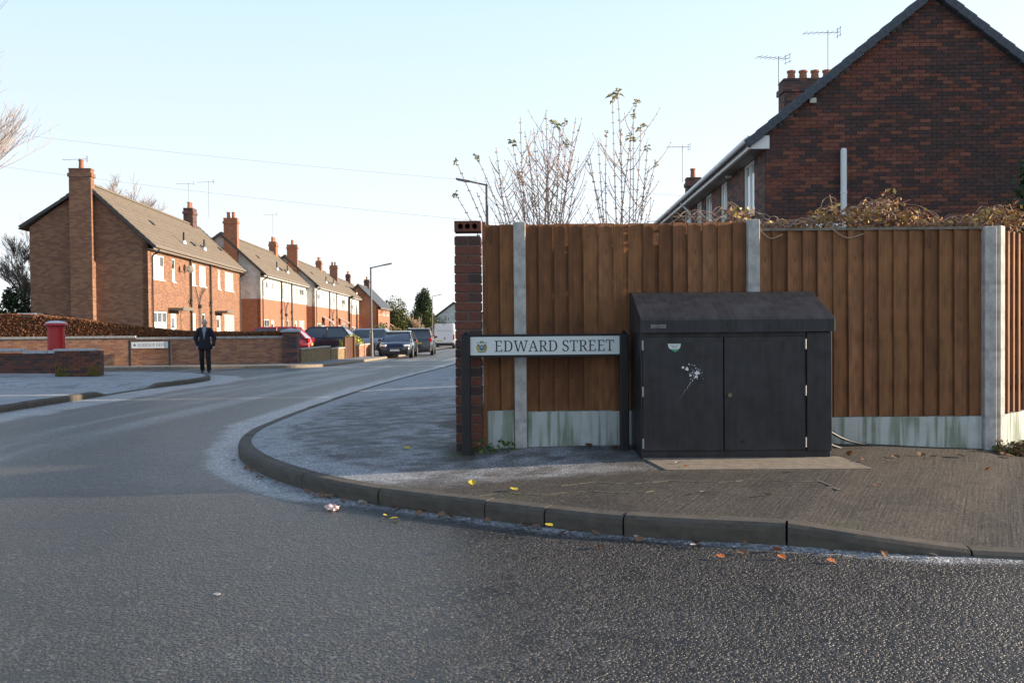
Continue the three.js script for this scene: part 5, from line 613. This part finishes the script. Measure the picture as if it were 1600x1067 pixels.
// ---------- plants ----------
function bareTree(name, label, p, h, seed, spread, col, levels = 5, twig = 0.006, group) {
  const o = thing(name, label, 'tree', p, 0, group), r = RNG(seed), wood = [], twigs = [];
  const grow = (a, dir, len, rad, lv) => { const pts = [a.clone()]; let d = dir.clone(), q = a.clone(); for (let i = 0; i < 4; i++) { d.add(V(r() - 0.5, (r() - 0.35) * 0.5, r() - 0.5).multiplyScalar(0.28)).normalize(); q = q.clone().addScaledVector(d, len / 4); pts.push(q); } (lv > 2 ? wood : twigs).push(taper(pts, rad, Math.max(twig * 0.6, rad * 0.55), lv > 2 ? 6 : 3)); if (lv <= 0) return; const n = lv > 3 ? 3 : 4; for (let i = 0; i < n + (r() < 0.5 ? 1 : 0); i++) { const at = pts[1 + Math.floor(r() * 3.99)], nd = d.clone().add(V(r() - 0.5, r() * 0.35, r() - 0.5).multiplyScalar(spread * 2)).normalize(); grow(at, nd, len * (0.55 + 0.25 * r()), Math.max(twig, rad * 0.5), lv - 1); } };
  grow(V(0, -0.1, 0), V(0, 1, 0), h * 0.38, h * 0.02, levels);
  const bark = plain(...col, 0.95); mesh('trunk', wood, bark, o); stuff(mesh('crown', twigs, bark, o)); return o;
}
bareTree('bare_tree', 'large leafless tree with pinkish twigs beyond the low flat roofed outhouse', [-29.4, hroad(38), -41.5], 21, 3, 0.62, [0.36, 0.3, 0.27], 6, 0.01);
bareTree('bare_tree', 'leafless tree rising behind the tiled roof of the orange brick house', [-29.5, hroad(70), -72], 13, 8, 0.7, [0.3, 0.25, 0.23], 6, 0.012); bareTree('bare_tree', 'leafless tree behind the tall gable chimney', [-27.5, hroad(58), -59], 11.5, 12, 0.7, [0.3, 0.25, 0.23], 6, 0.012); bareTree('bare_tree', 'slender leafless tree beside the rear eaves of the orange brick house', [-28, hroad(50), -52], 7, 19, 0.6, [0.2, 0.16, 0.13], 6, 0.01);
bareTree('bare_tree', 'small pale leafless tree before the dark hedge at the street end', [-10.2, hroad(100), -100], 4.2, 23, 0.5, [0.4, 0.3, 0.2], 4, 0.02);
function bush(name, label, cat, p, rx, ry, rz, n, size, cols, seed, cone = 0) { const o = thing(name, label, cat, p), lobes = [], r0 = RNG(seed); for (let i = 0; i < 16; i++) { const a = r0() * 6.28, t = r0(); lobes.push([Math.cos(a) * rx * 0.55 * (1 - cone * t), ry * (0.15 + 0.75 * t), Math.sin(a) * rz * 0.55 * (1 - cone * t), (0.28 + 0.25 * r0()) * (1 - cone * t * 0.75)]); }
  stuff(mesh('crown', leafCloud(n, size, r => { const l = lobes[Math.floor(r() * lobes.length)], v = V(r() - 0.5, r() - 0.5, r() - 0.5).normalize().multiplyScalar(Math.pow(r(), 0.35)); return V(l[0] + v.x * rx * l[3] * 1.3, Math.max(0.05, l[1] + v.y * ry * l[3] * 0.8), l[2] + v.z * rz * l[3] * 1.3); }, tones(cols), seed), leafMat, o)); mesh('trunk', taper([V(0, -0.2, 0), V(0.03, ry * 0.4, 0), V(0, ry * 0.75, 0)], 0.03 * ry + 0.03, 0.02), plain(0.1, 0.07, 0.045, 0.95), o); return o; }
const GR = [[0.035, 0.06, 0.02], [0.05, 0.08, 0.025], [0.028, 0.045, 0.018]], GY = [[0.1, 0.12, 0.03], [0.14, 0.15, 0.04], [0.07, 0.09, 0.025]];
bush('conifer', 'tall dense green conifer at the end of the street', 'tree', [-11.3, hroad(112), -113], 1.9, 7.0, 1.9, 16000, 0.11, GR, 31, 0.6); bush('conifer', 'smaller yellow green conifer in front of the tall dense one', 'tree', [-10.0, hroad(110), -109], 1.1, 4.0, 1.1, 7000, 0.09, GY, 32, 0.55);
for (const [x, d, rx, ry, n, lab, c] of [[-17.4, 133, 3.0, 5.6, 9000, 'rounded evergreen tree behind the dark roofed house porch', GY], [-14.4, 135, 3.2, 4.2, 9000, 'dark overgrown hedge bush between the porch and conifer', GR], [-12.2, 136, 2.6, 4.0, 7000, 'dark bush tucked behind the tall conifer', GR]]) bush('evergreen_bush', lab, 'tree', [x, hroad(d), -d], rx, ry, 2.2, n, 0.13, c, Math.round(x * -10));
bush('garden_bush', 'dry brownish garden bush below the porch roof', 'shrub', [-11.6, hroad(92), -92], 1.6, 2.0, 1.5, 3500, 0.09, [[0.2, 0.15, 0.07], [0.16, 0.13, 0.05]], 41);
bush('evergreen_bush', 'dark green conical bush by the outhouse wall', 'tree', [-27.6, hroad(50), -50], 1.3, 3.9, 1.3, 7000, 0.08, GR, 44, 0.5); bush('evergreen_bush', 'sunlit yellow green bush beside the flat roofed outhouse', 'tree', [-30.0, hroad(50), -50], 1.6, 3.4, 1.5, 7000, 0.08, GY, 45, 0.2);
bush('laurel_bush', 'dark glossy evergreen bush against the gable of the slate roofed house', 'shrub', [8.75, 0.25, -14], 0.9, 3.5, 1.0, 6000, 0.05, GR, 46, 0.1);
{ const o = thing('brick_wall_end', 'red brick boundary wall between the conifer and the white van', 'wall', [-9.6, hroad(100), -99]); mesh('brickwork', bx(2.2, 1.5, 0.22, 0, 0.7, 0), mats.brickDark, o); mesh('coping', bx(2.3, 0.08, 0.3, 0, 1.49, 0), mats.concrete, o); }
// tall bare shrubs behind the fence
function canes(label, base, tips, seed, col, tuftCol) {
  const o = thing('bare_shrub', label, 'shrub', base.toArray()), r = RNG(seed), bark = plain(...col, 0.85), twigs = [], leaves = [];
  const bud = (p, d) => twigs.push(new THREE.OctahedronGeometry(0.0035 + 0.003 * r(), 0).scale(1, 1.5, 1).translate(p.x, p.y, p.z));
  for (const [px, py, dd, tuft, n] of tips) {
    const tip = atD(px, py, dd).sub(base), m = V(tip.x * 0.35 + (r() - 0.5) * 0.3, tip.y * 0.55, tip.z * 0.4 + (r() - 0.5) * 0.3), c = new THREE.QuadraticBezierCurve3(V((r() - 0.5) * 0.3, 0, (r() - 0.5) * 0.3), m, tip), pts = c.getPoints(14);
    mesh('stem', taper(pts, 0.0085, 0.0028, 5), bark, o);
    for (let t = 0.35; t < 1; t += 0.035) { const p = c.getPoint(t); for (const s of [-1, 1]) bud(p.clone().add(V(s * 0.009, 0, 0))); }
    for (let i = 0; i < n; i++) { const t = 0.4 + 0.52 * r(), p = c.getPoint(t), l = (0.14 + 0.4 * r()) * (1.15 - t * 0.5), s = r() < 0.5 ? -1 : 1, e = p.clone().add(V(s * l * (0.25 + 0.6 * r()), l, (r() - 0.5) * l)), q = p.clone().lerp(e, 0.5).add(V(s * l * 0.12, -l * 0.05, 0)), cc = new THREE.QuadraticBezierCurve3(p, q, e); twigs.push(taper(cc.getPoints(5), 0.0034, 0.0016, 4)); for (let k = 0.2; k <= 1; k += 0.16) bud(cc.getPoint(k)); }
    if (tuft) for (let i = 0; i < 11; i++) { const a = r() * 6.28, e = r() * 1.3 - 0.35, l = 0.05 * tuft * (0.7 + 0.6 * r()), d = V(Math.cos(a) * Math.cos(e), Math.sin(e), Math.sin(a) * Math.cos(e)), w = V(0, 1, 0).cross(d).normalize().multiplyScalar(l * 0.24), b = tip.clone().add(V(0, -0.02 * (i % 3), 0)), mid = b.clone().addScaledVector(d, l * 0.55).add(V(0, 0.006, 0)), end = b.clone().addScaledVector(d, l).add(V(0, -l * 0.3, 0)); for (const q of [[b, mid.clone().add(w), end], [b, end, mid.clone().sub(w)]]) for (const v of q) leaves.push(v.x, v.y, v.z); }
  }
  stuff(mesh('twigs', twigs, bark, o)); if (leaves.length) { const g = new THREE.BufferGeometry(); g.setAttribute('position', new THREE.Float32BufferAttribute(leaves, 3)); g.computeVertexNormals(); stuff(mesh('leaf_tufts', g, new THREE.MeshPhysicalMaterial({ color: rgb(...tuftCol), roughness: 0.8, side: THREE.DoubleSide, transmission: 0.3, thickness: 0 }), o)); }
  return o;
}
{
  const D = 8.35, A = [], r = RNG(77);
  for (const [x, y, t] of [[800, 220, 1], [867, 190, 1.2], [883, 188, 0.8], [813, 183, 0], [853, 176, 0], [900, 183, 0], [834, 200, 0], [775, 230, 0], [906, 195, 0], [884, 222, 0.9], [846, 198, 0], [895, 235, 0], [820, 205, 0], [769, 262, 0], [905, 245, 0], [780, 275, 0], [860, 215, 0], [875, 205, 0], [826, 230, 0], [812, 270, 0.6]]) A.push([x, y, D + (r() - 0.5) * 0.6, t, 13]);
  for (const [x, y, t] of [[711, 250, 0.6], [744, 243, 0.9], [711, 302, 0.9], [745, 300, 0]]) A.push([x, y, D - 0.1, t, 1]);
  canes('broad bare shrub of pinkish canes with few leaf tufts behind the fence', V(0.28, 0.3, -8.45), A, 5, [0.42, 0.27, 0.2], [0.28, 0.3, 0.1]);
  const Bt = []; for (const [x, y, t] of [[957, 150, 1.2], [965, 143, 1.2], [995, 156, 0.8], [990, 176, 1], [1002, 196, 1.1], [985, 212, 1], [1012, 228, 0.9], [1025, 253, 0.6], [948, 205, 0.5], [970, 203, 0.4], [920, 235, 0], [935, 220, 0], [918, 250, 0.5], [1015, 260, 0]]) Bt.push([x, y, D + (r() - 0.5) * 0.5, t, 6]);
  canes('tall upright bare shrub with pale leaf tufts topping its canes', V(1.02, 0.3, -8.45), Bt, 6, [0.42, 0.28, 0.2], [0.42, 0.36, 0.18]);
}
// vines over the fence top
{
  const o = thing('climbing_vine', 'tangled brown vine with golden dry leaves sprawling over the fence top', 'vine', [0, 0, 0]), r = RNG(9), st = [];
  const hump = px => 10 + 44 * Math.exp(-(((px - 1390) / 62) ** 2)) + 32 * Math.exp(-(((px - 1295) / 26) ** 2)) + 20 * Math.exp(-(((px - 1165) / 34) ** 2)) + 26 * smooth(1480, 1580, px), base = px => px < 1160 ? 348 : 362;
  const X = px => (px - 800) / F * 7.5, Y = (px, up) => 1.2 + (507 - base(px) + up) / F * 7.5 + (px < 1160 ? 0.0 : -0.01);
  for (let i = 0; i < 120; i++) { const px = 1030 + r() * 590, s = r() < 0.5 ? -1 : 1, up = hump(px) * r(), l = 30 + 70 * r(), z = -7.46 - r() * 0.35, pts = []; for (let k = 0; k < 6; k++) { const q = px + s * l * k / 5; pts.push(V(X(q), Math.max(Y(q, hump(q) * (up / (hump(px) + 1)) + 26 * (r() - 0.42)), 1.9), z + (r() - 0.5) * 0.1)); } if (px < 1120 && r() < 0.6) continue; st.push(taper(new THREE.CatmullRomCurve3(pts).getPoints(12), 0.0025 + 0.003 * r(), 0.0015, 4)); }
  for (const [a, b] of [[1180, 1215], [1290, 1340], [1520, 1545]]) { const pts = [V(X(a), Y(a, 2), -7.38), V(X((a + b) / 2), Y(a, -14), -7.36), V(X(b), Y(b, -8), -7.36)]; st.push(taper(new THREE.CatmullRomCurve3(pts).getPoints(8), 0.005, 0.004, 4)); }
  for (const [x, y0, x1, y1] of [[1590, 362, 1578, 318], [1578, 340, 1520, 338], [1300, 350, 1297, 304], [1388, 345, 1388, 306]]) st.push(taper([atD(x, y0, 7.6), atD((x + x1) / 2 + 3, (y0 + y1) / 2, 7.6), atD(x1, y1, 7.6)], 0.006, 0.003, 4));
  stuff(mesh('stems', st, plain(0.4, 0.28, 0.2, 0.9), o));
  stuff(mesh('leaves', leafCloud(1500, 0.024, q => { let px, k; do { px = 1140 + q() * 470; k = hump(px) / 56; } while (q() > k + 0.12); return V(X(px), Y(px, (hump(px) + 2) * Math.pow(q(), 0.8) * (0.55 + 0.75 * vnoise(px / 9, 4))), -7.45 - q() * 0.3); }, tones([[0.5, 0.31, 0.08], [0.36, 0.19, 0.07], [0.24, 0.12, 0.07], [0.56, 0.4, 0.13], [0.32, 0.16, 0.1]]), 91, 0.3), M({ vertexColors: true, roughness: 0.8, side: THREE.DoubleSide }), o));
  for (const [lab, px, py, n] of [['weeds at the foot of the brick pier', 765, 690, 22], ['dry plants at the foot of the sunlit fence', 1592, 706, 160]]) { const b = atD(px, py, n > 100 ? 7.3 : 7.25), g = thing('weed_clump', 'low clump of ' + lab, 'weeds', [b.x, paveY(b.x, b.z), b.z]); stuff(mesh('blades', leafCloud(n * 3, 0.025, q => V((q() - 0.5) * 0.4, q() * q() * 0.14, (q() - 0.5) * 0.14), tones(n > 100 ? [[0.16, 0.12, 0.05], [0.1, 0.13, 0.03], [0.2, 0.1, 0.05]] : [[0.05, 0.1, 0.02], [0.08, 0.12, 0.03]]), px), leafMat, g)); }
}
renderer.render(scene, camera);
